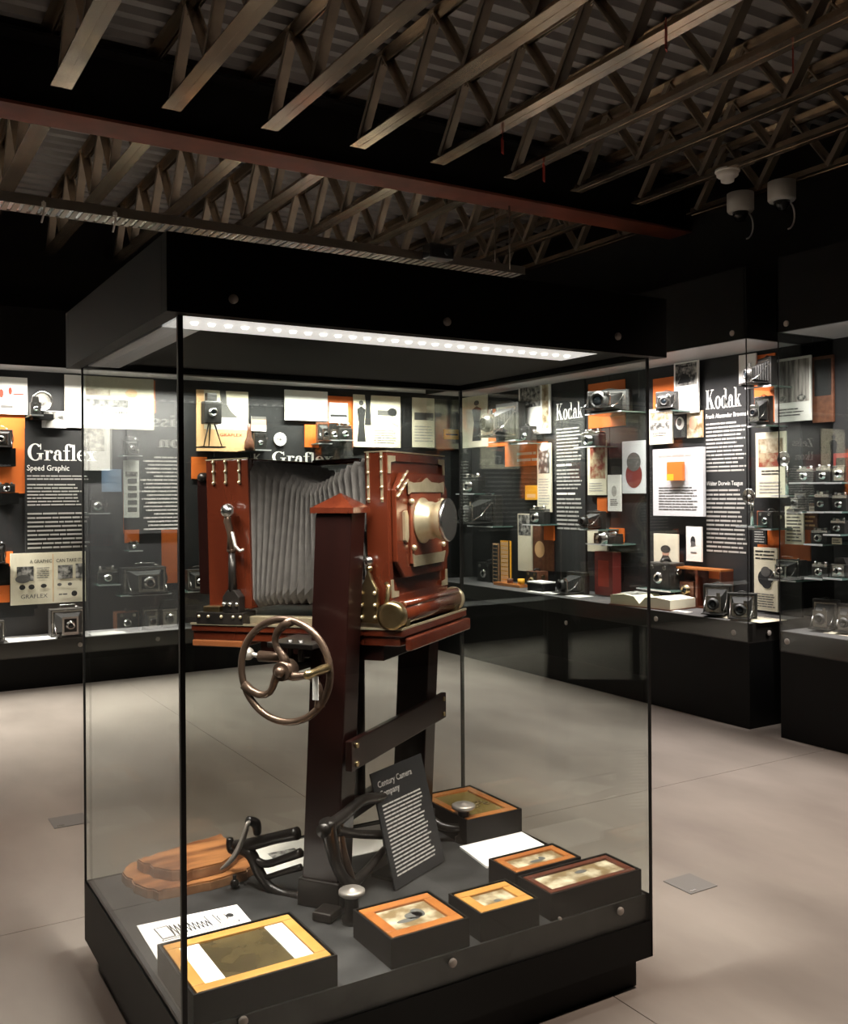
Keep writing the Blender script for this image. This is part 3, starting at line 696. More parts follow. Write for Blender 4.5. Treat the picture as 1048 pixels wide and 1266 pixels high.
# rear clamp on the near side
cl = MB().box(-.40, -.30, .0, -.20, -.215, .045).build('clamp_base', 'iron', sc_, .004)
for x in (-.385, -.345, -.29, -.24, -.21): MB().ball((x, -.302, .03), .006, 8).build('screw_head', 'brass_pale', cl)
MB().box(-.375, -.29, .045, -.305, -.22, .065).build('clamp_plate', 'brass', cl, .003)
MB().prism([(-.285, .045), (-.215, .045), (-.215, .10), (-.235, .125), (-.265, .125), (-.285, .10)], .262, .30, Matrix.Rotation(math.pi / 2, 4, 'X')).build('clamp_block', 'iron', cl, .003)
for x in (-.275, -.25, -.222): MB().ball((x, -.304, .075), .008, 8).build('screw_head', 'chrome', cl)
MB().cyl((-.25, -.285, .12), (-.25, -.285, .26), .016, .012, 12).build('clamp_post', 'iron', cl)
MB().ball((-.25, -.285, .265), .018, sz=.7).build('clamp_collar', 'iron_bronze', cl)
MB().tube([(-.25, -.29, .27), (-.245, -.295, .32), (-.255, -.30, .37), (-.25, -.30, .395)], [.014, .012, .014, .012], 10).build('clamp_lever', 'iron_bronze', cl)
MB().tube([(-.235, -.30, .33), (-.225, -.30, .28), (-.205, -.30, .262), (-.190, -.30, .268)], [.006, .007, .006, .005], 8).build('lever_tail', 'steel_lever', cl)
MB().ball((-.252, -.30, .405), .026).build('ball_handle', 'chrome', cl)
# front clamp on the near side
cf = MB().prism([(.255, .02), (.325, .02), (.322, .13), (.305, .16), (.29, .205), (.275, .16), (.258, .13)], .275, .295, Matrix.Rotation(math.pi / 2, 4, 'X')).build('front_clamp', 'brass', sc_, .004)
MB().ball((.29, -.285, .225), .017).build('finial', 'chrome', cf)
MB().ball((.292, -.285, .20), .012).build('finial', 'brass', cf)
for z in (.04, .08, .12): MB().ball((.265, -.30, z), .007, 8).ball((.315, -.30, z), .007, 8).build('screw_head', 'brass_pale', cf)
MB().cyl((.23, -.285, .05), (.36, -.285, .05), .008, n=10).build('clamp_rod', 'brass', cf)
MB().tube([(.345, -.27, .15), (.36, -.28, .14), (.35, -.28, .09), (.37, -.28, .07)], .008, 8).build('hook', 'brass', cf)
# roller in front of the bed
RT = Matrix.Translation((.372, 0, .045))
ro = MB().cyl((0, -.27, 0), (0, .25, 0), .040, n=24, T=RT).build('roller', 'mahogany', sc_)
for dz in (.032, -.0): MB().cyl((.024, -.25, dz), (.024, .24, dz), .012, n=12, T=RT).build('roller_rib', 'mahogany', ro)
MB().lathe([(.036, -.012), (.046, -.012), (.048, 0), (.046, .03), (.040, .035), (.030, .034), (.034, 0)], 28, RT @ Matrix.Translation((0, -.295, 0)) @ Matrix.Rotation(-math.pi / 2, 4, 'X')).build('brass_collar', 'brass', ro)
MB().lathe([(.044, 0), (.046, .02), (.03, .03), (0, .032)], 24, RT @ Matrix.Translation((0, .25, 0)) @ Matrix.Rotation(-math.pi / 2, 4, 'X')).build('end_cap', 'brass_pale', ro)
MB().box(.335, -.26, .0, .41, -.225, .03).build('bracket', 'brass', ro, .003)
MB().box(.335, .19, .0, .41, .225, .03).build('bracket', 'brass', ro, .003)

# ------------------------------------------------------------------ wall showcases
def showcase(wall, a0, a1, lab, deck, top, split=(), end_pane=None, front=None):
    """wall 'B' runs along X at Y=8.85; wall 'R' runs along Y at X=5.4"""
    f = 8.85 if wall == 'B' else 5.40; back = YB if wall == 'B' else XR
    t = thing('wall_showcase', lab, 'display case', (0, 0, 0), 0, 'built-in showcases along the walls')
    def bx(p0, p1, q0, q1, z0, z1, name, m, bevel=0):
        mb = MB(); mb.box(p0, q0, z0, p1, q1, z1) if wall == 'B' else mb.box(q0, p0, z0, q1, p1, z1)
        return mb.build(name, m, t, bevel)
    bx(a0, a1, f + .012, back + .14, 0, deck - .14, 'base', 'black')
    bx(a0, a1, f + .012, back + .14, deck - .14, deck - .004, 'deck_edge', 'deck_edge')
    bx(a0 + .004, a1 - .004, f + .014, back, deck - .004, deck, 'deck', 'case_deck')
    bx(a0 + .004, a1 - .004, back, back + .02, deck, top + .1, 'back_panel', 'panel_dark')
    bx(a0, a1, f - .012, f + .012, top, top + .50, 'fascia', 'fascia')
    bx(a0, a1, f + .012, back + .14, top + .012, top + .10, 'soffit', 'fascia')
    bx(a0, a1, f + .02, back - .002, top + .002, top + .011, 'glowing_soffit', 'soffit_glow')  # soffit underside; the light bounced onto it is put in as a faint glow
    cuts = [a0] + list(split) + [a1]
    for c0, c1 in zip(cuts[:-1], cuts[1:]):
        g = bx(c0 + .002, c1 - .002, f, f + .008, deck - .13, top, 'glass_panel', 'glass')
    if end_pane is not None:
        e = end_pane
        mb = MB(); mb.box(f + .009, e, deck - .13, back, e + .008, top); mb.build('glass_panel', 'glass', t)
        mb = MB(); mb.box(f - .003, e - .003, deck - .13, f + .003, e + .003, top); mb.build('corner_seal', 'seal', t)
        MB().box(f - .012, e - .012, top, back + .1, e + .01, top + .5).build('fascia', 'fascia', t)
    return t
wB = [showcase('B', -4.6, -1.9, 'long wall showcase beyond the left edge of the room', .41, 2.79),
      showcase('B', -1.9, .66, 'wall showcase with the Zeiss Ikon panel, mirrored in the tall showcase glass', .41, 2.79),
      showcase('B', .66, 3.16, 'wall showcase at the left with the white Graflex heading and orange panels', .41, 2.79),
      showcase('B', 3.16, 5.97, 'wall showcase seen straight through the tall showcase behind the studio camera', .41, 2.79)]
wR = [showcase('R', 6.6, 8.84, 'wall showcase in the far right corner with the yellow film strip', .74, 2.73, (7.7,)),
      showcase('R', 4.56, 6.598, 'wall showcase with the large Kodak heading, ending at a glass corner', .74, 2.73, (5.62,), 4.56),
      showcase('R', 1.9, 4.30, 'wall showcase at the right edge full of small cameras', .72, 2.73, (3.1,), 4.292)]
for px, py in ((99, 797), (195, 790)): screw(wB[2], onY(px, py, 8.86), '-y', .02)
for px, py in ((907, 782), (811, 765), (700, 770)): screw(wR[1], onX(px, py, 5.41), '-x', .02)
screw(wR[2], onX(973, 793, 5.41), '-x', .02)
for px, py in ((905, 412), (809, 428)): screw(wR[1], onX(px, py, 5.388), '-x', .02)
screw(wR[2], onX(972, 400, 5.388), '-x', .02)
o = screw(wR[1], Vector((5.6, 4.548, .66)), '-y', .02)

def wpos(wall, px, py, off):
    return onY(px, py, YB - off) if wall == 'B' else onX(px, py, XR - off)
WRZ = {'B': 0, 'R': -math.pi / 2}
def wrect(wall, r, off):
    x0, y0, x1, y1 = r; yc, xc = (y0 + y1) / 2, (x0 + x1) / 2
    A, B = wpos(wall, x0, yc, off), wpos(wall, x1, yc, off)
    W = (B - A).length if wall else 0
    W = math.hypot(B.x - A.x, B.y - A.y)
    zt, zb = wpos(wall, xc, y0, off).z, wpos(wall, xc, y1, off).z
    return A, W, zt - zb, zb
PAPERS = {}
def prints(o, W, H, th, lst):
    for k, p in enumerate(lst):
        y = -th - .0012 - .0004 * k
        if p[0] == 'r':
            MB().add([(p[1] * W, y, p[2] * H), (p[3] * W, y, p[2] * H), (p[3] * W, y, p[4] * H), (p[1] * W, y, p[4] * H)], [(0, 1, 2, 3)]).build(p[6] if len(p) > 6 else 'printed_picture', p[5], o)
        elif p[0] == 'e':
            MB().add([((p[1] + p[3] * math.cos(a * math.pi / 10)) * W, y, (p[2] + p[4] * math.sin(a * math.pi / 10)) * H) for a in range(20)], [tuple(range(20))]).build('printed_shape', p[5], o)
        elif p[0] == 'g':
            MB().add([(q[0] * W, y, q[1] * H) for q in p[1]], [tuple(range(len(p[1])))]).build('printed_shape', p[2], o)
        elif p[0] in 'ts':
            _, text, x0, z0, x1, h, m = p
            mb = font_mesh(text, h * H, (x1 - x0) * W, .004) if p[0] == 't' else serif_mesh(text, h * H, (x1 - x0) * W)
            q = mb.build('lettering', m, o); q.location = (x0 * W, y, z0 * H)
        elif p[0] == 'p':
            _, x0, z0, x1, z1, n, m = p
            q = para_mesh((x1 - x0) * W, (z1 - z0) * H, n, k + n).build('lettering', m, o); q.location = (x0 * W, y, z0 * H)
def poster(wall, r, lab, m, pr=(), off=0.0, th=.015, name='poster', cat='poster', group='prints in the wall showcases', base=0):
    A, W, H, zb = wrect(wall, r, off + th)
    A = Vector((A.x, YB - off, zb)) if wall == 'B' else Vector((XR - off, A.y, zb))
    t = thing(name, lab, cat, A, WRZ[wall], group)
    MB().box(0, -th, 0, W, -.0005, H).build('board', m, t); prints(t, W, H, th, pr)
    if off > .004: MB().box(W * .3, 0, H * .3, W * .7, off - base - .0005, H * .7).build('spacer', 'black', t)
    return t
def woman(x, s=1.0, y=.08):
    """a printed standing figure"""
    return [('g', [(x - .10 * s, y), (x + .10 * s, y), (x + .07 * s, y + .36), (x + .10 * s, y + .62), (x, y + .68), (x - .10 * s, y + .62), (x - .06 * s, y + .36)], 'ink'), ('e', x, y + .74, .055 * s, .05, 'ink_grey')]

# ---- Graflex wall, left part
poster('B', (-14, 466, 34, 512), 'white poster with red and black print at the upper left edge', 'white', [('e', .32, .55, .06, .12, 'ink_red'), ('r', .30, .16, .62, .24, 'ink_grey'), ('p', .62, .5, .96, .6, 1, 'ink_red'), ('e', .55, .62, .05, .1, 'ink_red')], .02)
poster('B', (-10, 500, 31, 610), 'tall orange panel at the left edge behind the small cameras', 'orange', [], 0, .012, 'colour_board', 'board')
poster('B', (80, 466, 190, 530), 'cream poster with two panoramic photo strips and the word CAMERA', 'cream', [('r', .0, .0, .22, 1.0, 'white'), ('r', .23, .64, .50, .76, 'photo_sepia'), ('r', .23, .42, .70, .56, 'photo_a'), ('p', .26, .28, .44, .36, 1, 'ink_grey'), ('t', 'CAMERA', .50, .29, .76, .06, 'ink_grey'), ('p', .25, .08, .85, .24, 3, 'text_dim'), ('e', .74, .70, .07, .08, 'tan')], .02)
poster('B', (172, 470, 192, 510), 'narrow orange strip behind the right end of the panoramic poster', 'orange', [], 0, .012, 'colour_board', 'board')
gp_ = poster('B', (31, 531, 152, 681), 'black text panel headed Graflex Speed Graphic in white lettering', 'ink', [('s', 'Graflex', .025, .742, .725, .134, 'text_white'), ('t', 'Speed Graphic', .02, .66, .44, .046, 'text_white'), ('p', .02, .58, .66, .63, 2, 'text_dim'), ('p', .02, .37, .58, .56, 7, 'text_dim'), ('p', .02, .02, .66, .33, 9, 'text_dim')], .0, .02, 'text_board', 'text panel')
poster('B', (13, 683, 106, 746), 'yellowed magazine advertisement reading A GRAPHIC CAN TAKE IT below the Graflex text', 'cream', [('r', .55, .03, .56, .97, 'tan'), ('t', 'A GRAPHIC', .25, .80, .54, .07, 'ink'), ('t', 'CAN TAKE IT!', .60, .80, .95, .07, 'ink'), ('r', .08, .46, .30, .74, 'photo_a'), ('e', .16, .50, .10, .08, 'ink_grey'), ('r', .62, .47, .82, .74, 'photo_a'), ('r', .86, .47, .99, .76, 'photo_c'), ('p', .34, .5, .52, .72, 6, 'ink_grey'), ('e', .15, .34, .04, .05, 'ink'), ('e', .27, .34, .04, .05, 'ink'), ('e', .43, .35, .04, .04, 'ink'), ('e', .64, .36, .03, .03, 'ink_grey'), ('e', .78, .36, .03, .03, 'ink_grey'), ('t', 'GRAFLEX', .13, .12, .48, .08, 'ink_grey'), ('p', .63, .14, .78, .2, 1, 'ink_grey'), ('e', .84, .17, .04, .055, 'ink')], .03)
poster('B', (-8, 724, 12, 745), 'small orange block at the lower left edge beside the advertisement', 'orange', [], 0, .02, 'colour_board', 'board')
poster('B', (5, 682, 16, 700), 'little orange block tucked behind the advertisement corner', 'orange', [], 0, .02, 'colour_board', 'board')
poster('B', (52, 508, 82, 529), 'small grey picture card under the silver flash camera', 'grey_board', [('r', .05, .5, .95, .95, 'photo_b'), ('g', [(.1, .05), (.9, .05), (.6, .5), (.2, .45)], 'text_dim')], .05)
# seen through the left pane
poster('B', (140, 590, 153, 660), 'tall thin orange panel seen through the left pane of the tall showcase', 'orange', [], 0, .012, 'colour_board', 'board')
poster('B', (153, 569, 172, 640), 'white film-strip card with five dark frames seen through the left pane', 'white', [('r', .25, .10 + .125 * k, .85, .18 + .125 * k, 'ink_grey') for k in range(5)] + [('r', .1, .72, .9, .8, 'photo_b')], .02)
poster('B', (126, 580, 150, 608), 'blue-grey card beside the thin orange panel', 'blue_grey', [], .02)
poster('B', (154, 655, 172, 671), 'small orange block above the big folding camera on the left', 'orange', [], 0, .02, 'colour_board', 'board')
poster('B', (200, 655, 219, 721), 'upright orange panel by the dark corner of the tall showcase', 'orange', [], 0, .012, 'colour_board', 'board')
poster('B', (108, 660, 140, 675), 'dull red block low behind the left pane', 'red', [], 0, .02, 'colour_board', 'board')
# the Zeiss Ikon panel, out of the frame to the left; the showcase glass mirrors it
def abs_poster(X0, z0, X1, z1, lab, m, pr, off=.0, th=.02, name='poster', cat='poster'):
    t = thing(name, lab, cat, (X0, YB - off, z0), 0, 'prints in the wall showcases'); W, H = X1 - X0, z1 - z0
    MB().box(0, -th, 0, W, -.0005, H).build('board', m, t); prints(t, W, H, th, pr)
    if off > .004: MB().box(W * .3, 0, H * .3, W * .7, off - .0005, H * .7).build('spacer', 'black', t)
    return t
abs_poster(-1.62, 1.30, -.86, 2.55, 'black text panel headed Zeiss Ikon, mirrored in the left pane of the tall showcase', 'ink', [('s', 'Zeiss', .06, .82, .70, .10, 'text_white'), ('s', 'Ikon', .06, .66, .62, .10, 'text_white'), ('p', .06, .02, .86, .60, 20, 'text_white')], 0, .02, 'text_board', 'text panel')
abs_poster(-2.3, 1.95, -1.75, 2.6, 'cream poster with a standing figure left of the Zeiss Ikon panel', 'cream', woman(.5, 1.6), .02)
abs_poster(-2.75, 1.6, -2.35, 2.3, 'orange panel far left on the long wall', 'orange', [], 0, .012, 'colour_board', 'board')
abs_poster(-3.3, 1.8, -2.85, 2.6, 'white poster with a grey photograph far left on the long wall', 'white', [('r', .1, .4, .9, .9, 'photo_a')], .02)
abs_poster(-4.2, 1.7, -3.5, 2.5, 'red and cream poster at the far left end of the long wall', 'red', [('r', .1, .1, .9, .5, 'cream')], .02)
abs_poster(-.7, 1.9, -.2, 2.5, 'white poster just beyond the left edge of the frame', 'white', [('r', .1, .3, .9, .9, 'photo_b')], .02)
# ---- Graflex wall, behind the studio camera
poster('B', (243, 483, 307, 558), 'tan poster with a woman in a long dress and the word GRAFLEX', 'tan', [('r', .14, .36, 1.0, 1.0, 'cream'), ('r', .34, .37, .96, .55, 'grey_board'), ('g', [(.42, .56), (.80, .56), (.66, .66), (.58, .78), (.56, 1.0), (.44, 1.0), (.46, .8)], 'ink_grey'), ('t', 'GRAFLEX', .44, .25, .88, .05, 'ink_red')], .02)
poster('B', (352, 483, 405, 520), 'blank white poster above the second Graflex heading', 'white', [('e', .82, .6, .08, .10, 'grey_board')], .03)
poster('B', (310, 528, 436, 700), 'dark text panel with a second white Graflex heading behind the bellows', 'panel_dark', [('s', 'Graflex', .20, .745, .80, .075, 'text_white'), ('t', 'K', .03, .745, .10, .06, 'text_white'), ('p', .06, .2, .8, .7, 14, 'text_dim')], 0, .018, 'text_board', 'text panel')
P = wpos('B', 346, 543, .03); t = thing('round_badge', 'round white badge on the dark panel above the bellows', 'badge', P, 0)
MB().cyl((0, 0, 0), (0, -.01, 0), .068, n=28).build('disc', 'white', t)
q = font_mesh('F&S', .028, .065, .01).build('lettering', 'ink', t); q.location = (-.032, -.0115, -.014)
poster('B', (377, 525, 394, 553), 'small orange block left of the stereo camera', 'orange', [], .0195, .02, 'colour_board', 'board', base=.0185)
poster('B', (405, 490, 437, 553), 'orange panel behind the stereo cameras', 'orange', [], 0, .012, 'colour_board', 'board')
poster('B', (407, 498, 430, 523), 'small pale picture of a camera on the orange panel', 'grey_board', [('r', .05, .30, .95, .42, 'ink'), ('e', .5, .62, .4, .18, 'text_dim')], .03)
poster('B', (437, 489, 495, 553), 'cream sheet printed with standing figures and a camera, above the lens board', 'cream', woman(.16, .9, .10) + woman(.30, .7, .42)[:1] + [('r', .50, .62, .90, .72, 'ink_grey'), ('e', .82, .69, .10, .08, 'ink'), ('g', [(.5, .6), (.9, .55), (.95, .42), (.7, .52)], 'text_dim'), ('p', .42, .08, .92, .36, 6, 'text_dim')], .03)
poster('B', (510, 492, 537, 553), 'reflection of a pale green leaflet with a small grey camera picture, built solid', 'cream', [('r', .08, .55, .95, .70, 'ink_grey'), ('p', .08, .1, .92, .45, 6, 'text_dim')], .02)  # mirror image in the showcase glass, made as a solid print
poster('B', (237, 565, 256, 592), 'small orange block left of the rear of the studio camera', 'orange', [], 0, .02, 'colour_board', 'board')
poster('B', (549, 531, 568, 543), 'small yellow tag near the back corner post of the tall showcase', 'yellow', [('p', .1, .3, .9, .7, 1, 'ink')], .03, .01, 'price_tag', 'tag')

# ---- Kodak wall, seen through the tall showcase
poster('R', (569, 490, 602, 553), 'reflection of a leaflet with a dark standing figure, built solid in the far corner', 'cream', woman(.62, 1.7, .12), .02)  # reflection of the long wall's left part, set here as a solid board
poster('R', (601, 505, 628, 552), 'orange panel behind the cameras in the far corner', 'orange', [], 0, .012, 'colour_board', 'board')
poster('R', (641, 475, 680, 537), 'white poster with a photograph in the far corner showcase', 'white', [('r', .05, .55, .7, .97, 'photo_a'), ('r', .75, .1, .95, .97, 'photo_sepia')], .02)
poster('R', (624, 548, 676, 576), 'broad orange-red band with white lettering on the far right wall', 'orange', [('p', .3, .15, .9, .7, 2, 'white')], 0, .012, 'colour_board', 'board')
poster('R', (664, 548, 681, 633), 'tall white leaflet with a circular mark at the top', 'cream', [('r', .1, .56, .9, .95, 'photo_c'), ('e', .5, .95, .4, .06, 'white'), ('p', .1, .1, .9, .5, 10, 'text_dim')], .03)
poster('R', (649, 600, 664, 618), 'little yellow card left of the tall white leaflet', 'yellow', [('r', .15, .15, .85, .4, 'tan')], .03)
poster('R', (686, 470, 723, 708), 'black text panel with a smaller Kodak heading seen through the tall showcase', 'ink', [('s', 'Kodak', .06, .80, .95, .085, 'text_white'), ('p', .06, .58, .92, .76, 10, 'text_dim'), ('p', .06, .55, .6, .575, 1, 'text_white'), ('p', .06, .43, .92, .545, 6, 'text_dim'), ('p', .06, .40, .8, .425, 1, 'text_white'), ('p', .06, .22, .92, .395, 8, 'text_dim')], 0, .02, 'text_board', 'text panel')
poster('R', (727, 472, 772, 528), 'orange panel behind the dark bellows camera at the top of the right wall', 'orange', [], 0, .012, 'colour_board', 'board')
poster('R', (726, 545, 749, 612), 'cream advertisement with a red and pink picture', 'cream', [('r', .15, .30, .95, .95, 'photo_colour'), ('p', .1, .06, .9, .24, 4, 'text_dim')], .02)
poster('R', (751, 587, 767, 632), 'narrow white instruction card right of the cream advertisement', 'white', [('e', .5, .55, .2, .15, 'text_dim'), ('p', .2, .15, .8, .35, 4, 'ink_grey')], .03)
poster('R', (738, 615, 750, 634), 'small orange block under the cream advertisement', 'orange', [], 0, .02, 'colour_board', 'board')
poster('R', (726, 653, 750, 682), 'white card with a grey camera picture by an orange block', 'cream', [('r', .4, .3, .98, .8, 'photo_b')], .02)
poster('R', (753, 653, 770, 670), 'orange block beside the grey camera card', 'orange', [], 0, .02, 'colour_board', 'board')
poster('R', (769, 545, 798, 610), 'grey poster with a red shape near the right post of the tall showcase', 'grey_board', [('e', .5, .35, .35, .25, 'red'), ('e', .5, .6, .3, .18, 'ink_grey')], .02)
poster('R', (735, 682, 757, 736), 'dull red upright box low on the right wall', 'red', [('r', .2, .2, .8, .8, 'ink_red')], .1, .10, 'film_carton', 'box')
poster('R', (640, 635, 657, 706), 'tall leaflet with a dark photograph in the far corner', 'cream', [('r', .05, .62, .95, .98, 'photo_a')], .02)
poster('R', (656, 648, 684, 705), 'rust brown printed panel with a pale seal in the far corner', 'leather_brown', [('e', .4, .45, .22, .18, 'tan')], 0, .012, 'colour_board', 'board')
poster('R', (672, 648, 684, 668), 'bright orange card in the far corner above the seal', 'orange', [], .02, .02, 'colour_board', 'board')
# film strips standing on the deck
for (r, lab, m) in (((619, 652, 632, 706), 'tall yellow film carton strip with black frames standing on the deck', 'yellow'), ((610, 657, 618, 706), 'dim brown film strip standing left of the yellow one', 'tan')):
    A, W, H, zb = wrect('R', r, .25); t = thing('film_strip', lab, 'film strip', (XR - .25, A.y, .741), WRZ['R'], 'upright film strips')
    H = max(.35, H); MB().box(0, -.02, 0, W, 0, H).build('backing', m, t)
    for k in range(10): MB().box(.18 * W, -.0225, H * (.03 + .096 * k), .82 * W, -.0205, H * (.03 + .096 * k + .075)).build('film_frame', 'tan' if m == 'yellow' else 'ink', t)
    for sx in (.02, .88): MB().box(sx * W, -.0225, 0, (sx + .1) * W, -.0205, H).build('border', 'ink', t)

# ---- Kodak wall, direct view
poster('R', (807, 467, 834, 512), 'orange panel at the upper left of the Kodak showcase', 'orange', [], 0, .012, 'colour_board', 'board')
poster('R', (833, 447, 863, 511), 'tall white poster with a black and white photograph of a car', 'white', [('r', .06, .54, .94, .97, 'photo_a'), ('g', [(.15, .58), (.7, .60), (.62, .74), (.35, .78)], 'ink'), ('p', .3, .88, .7, .95, 1, 'ink')], .05)
poster('R', (802, 505, 831, 549), 'cream poster with two landscape photographs', 'cream', [('r', .06, .66, .88, .95, 'photo_sepia'), ('r', .06, .40, .88, .62, 'photo_b'), ('p', .15, .22, .8, .34, 2, 'ink_grey')], .03)
poster('R', (832, 509, 849, 541), 'dark photograph of a folding camera left of the Kodak text', 'ink', [('e', .5, .55, .3, .25, 'text_white'), ('e', .45, .6, .18, .15, 'ink_grey')], .02)
poster('R', (849, 508, 868, 541), 'tinted photograph of a child beside the Kodak text', 'tan', [('r', .0, .0, 1, 1, 'photo_sepia'), ('e', .4, .55, .25, .25, 'skin')], .02)
poster('R', (807, 554, 869, 638), 'pale grey text panel with a raised orange square', 'grey_board', [('p', .12, .86, .8, .93, 1, 'text_dim'), ('p', .12, .08, .9, .44, 9, 'ink_grey')], .06, .03, 'text_board', 'text panel')
poster('R', (824, 571, 843, 594), 'small raised orange square on the pale grey text panel', 'orange', [('r', .0, .0, .45, .35, 'yellow')], .10, .03, 'colour_square', 'board', base=.0905)
poster('R', (872, 440, 926, 736), 'tall black text panel with the large white Kodak heading', 'panel_dark', [('s', 'Kodak', .02, .785, .84, .082, 'text_white'), ('t', 'Frank Alexander Brownell', .02, .745, .98, .019, 'text_white'), ('p', .02, .515, .95, .73, 13, 'text_dim'), ('t', 'Walter Dorwin Teague', .02, .460, .86, .019, 'text_white'), ('p', .02, .175, .95, .45, 15, 'text_dim')], 0, .018, 'text_board', 'text panel')
poster('R', (913, 438, 934, 475), 'white poster edge at the glass corner of the Kodak showcase', 'white', [], .03)
poster('R', (932, 438, 958, 522), 'orange panel behind the big folding cameras at the glass corner', 'orange', [], 0, .012, 'colour_board', 'board')
poster('R', (957, 442, 1002, 521), 'white poster with a grey photograph of tree trunks', 'white', [('r', .04, .30, .96, .96, 'trees'), ('e', .25, .36, .1, .05, 'photo_b'), ('e', .75, .36, .12, .05, 'photo_b'), ('p', .1, .08, .8, .22, 3, 'ink_grey')], .04)
poster('R', (934, 534, 971, 615), 'cream poster with a red and green outdoor picture', 'cream', [('r', .10, .47, .92, .70, 'photo_colour'), ('r', .10, .68, .92, .90, 'photo_sepia'), ('p', .2, .34, .8, .43, 2, 'ink'), ('p', .12, .06, .9, .26, 4, 'text_dim')], .04)
poster('R', (958, 640, 1001, 692), 'orange panel behind the small text card at the right', 'orange', [], 0, .012, 'colour_board', 'board')
poster('R', (936, 632, 958, 680), 'orange panel behind the small box camera on a ledge', 'orange', [], 0, .012, 'colour_board', 'board')
poster('R', (970, 626, 993, 673), 'pale grey text card pinned on the orange panel', 'cream', [('p', .1, .06, .9, .94, 10, 'ink_grey')], .03)
poster('R', (931, 654, 947, 673), 'small dark caption card under the box camera ledge', 'ink', [('p', .1, .1, .9, .9, 5, 'text_dim')], .05)
poster('R', (932, 677, 961, 755), 'yellowed newspaper sheet with a cluster of dark cameras', 'cream', [('p', .06, .80, .94, .97, 3, 'ink'), ('e', .45, .52, .28, .13, 'ink'), ('e', .62, .55, .25, .12, 'ink'), ('e', .5, .62, .2, .08, 'ink_grey'), ('e', .55, .42, .2, .07, 'ink'), ('p', .06, .05, .94, .28, 6, 'ink_grey')], .05)
poster('R', (808, 660, 838, 730), 'cream poster of a person in dark clothes holding a camera', 'cream', [('e', .5, .66, .14, .09, 'skin'), ('e', .5, .73, .2, .07, 'cloth_dark'), ('g', [(.25, .1), (.85, .1), (.78, .5), (.62, .62), (.38, .62), (.22, .48)], 'cloth_dark'), ('r', .4, .3, .75, .42, 'leather_brown')], .05)
poster('R', (848, 651, 867, 694), 'white card with a small ink drawing of a camera', 'white', [('e', .45, .58, .16, .14, 'ink'), ('g', [(.3, .42), (.62, .45), (.6, .56), (.35, .58)], 'ink_grey'), ('p', .3, .22, .7, .3, 1, 'ink_grey')], .05)
# right-hand showcase
poster('R', (1004, 440, 1030, 522), 'dim grey poster in the right edge showcase', 'leather_brown', [('r', .1, .4, .9, .95, 'panel_dark')], .0)
poster('R', (1030, 560, 1062, 595), 'dull red backing card behind cameras at the right edge', 'red', [], 0, .02, 'colour_board', 'board')
poster('R', (985, 622, 1010, 655), 'faded reddish leaflet in the right edge showcase', 'leather_brown', [('p', .1, .1, .9, .9, 5, 'tan')], .0)
for k, r in enumerate(((1030, 626, 1042, 634), (1028, 665, 1040, 673), (1000, 626, 1010, 632), (1040, 700, 1047, 708))):
    poster('R', r, 'small cream price label in the right edge showcase, ' + ordinal(k) + ' from the top left', 'cream', [('p', .1, .2, .9, .8, 2, 'ink_grey')], .28, .004, 'caption_card', 'label')

# ------------------------------------------------------------------ old cameras on ledges and decks
YROT = Matrix.Rotation(math.pi / 2, 4, 'X')      # lathe axis -> -y (towards the room)
def lens_parts(parent, x, y, z, r, ring='chrome', depth=None):
    d = depth or r * .9; T = Matrix.Translation((x, y, z)) @ YROT
    l = MB().lathe([(r * 1.25, 0), (r * 1.25, d * .25), (r, d * .3), (r, d), (r * .8, d), (r * .7, d * .75), (r * .55, d * .7)], 20, T).build('lens', ring, parent)
    MB().lathe([(r * .7, d * .72), (r * .4, d * .82), (0, d * .85)], 16, T).build('lens_glass', 'lens_glass', l); return l
def taper_bellows(parent, y0, y1, w0, h0, w1, h1, zc0, zc1, m, n=7):
    mb = MB(); L = []
    for i in range(2 * n + 1):
        t = i / (2 * n); k = 1 if i % 2 == 0 else .88
        w, h = (w0 + (w1 - w0) * t) / 2 * k, (h0 + (h1 - h0) * t) / 2 * k; y = y0 + (y1 - y0) * t; z = zc0 + (zc1 - zc0) * t
        L += [(-w, y, z - h), (w, y, z - h), (w, y, z + h), (-w, y, z + h)]
    f = []
    for i in range(2 * n):
        for k in range(4): f.append((i * 4 + k, i * 4 + (k + 1) % 4, i * 4 + 4 + (k + 1) % 4, i * 4 + 4 + k))
    return mb.add(L, f).build('bellows', m, parent)
DMAX = [1.0]
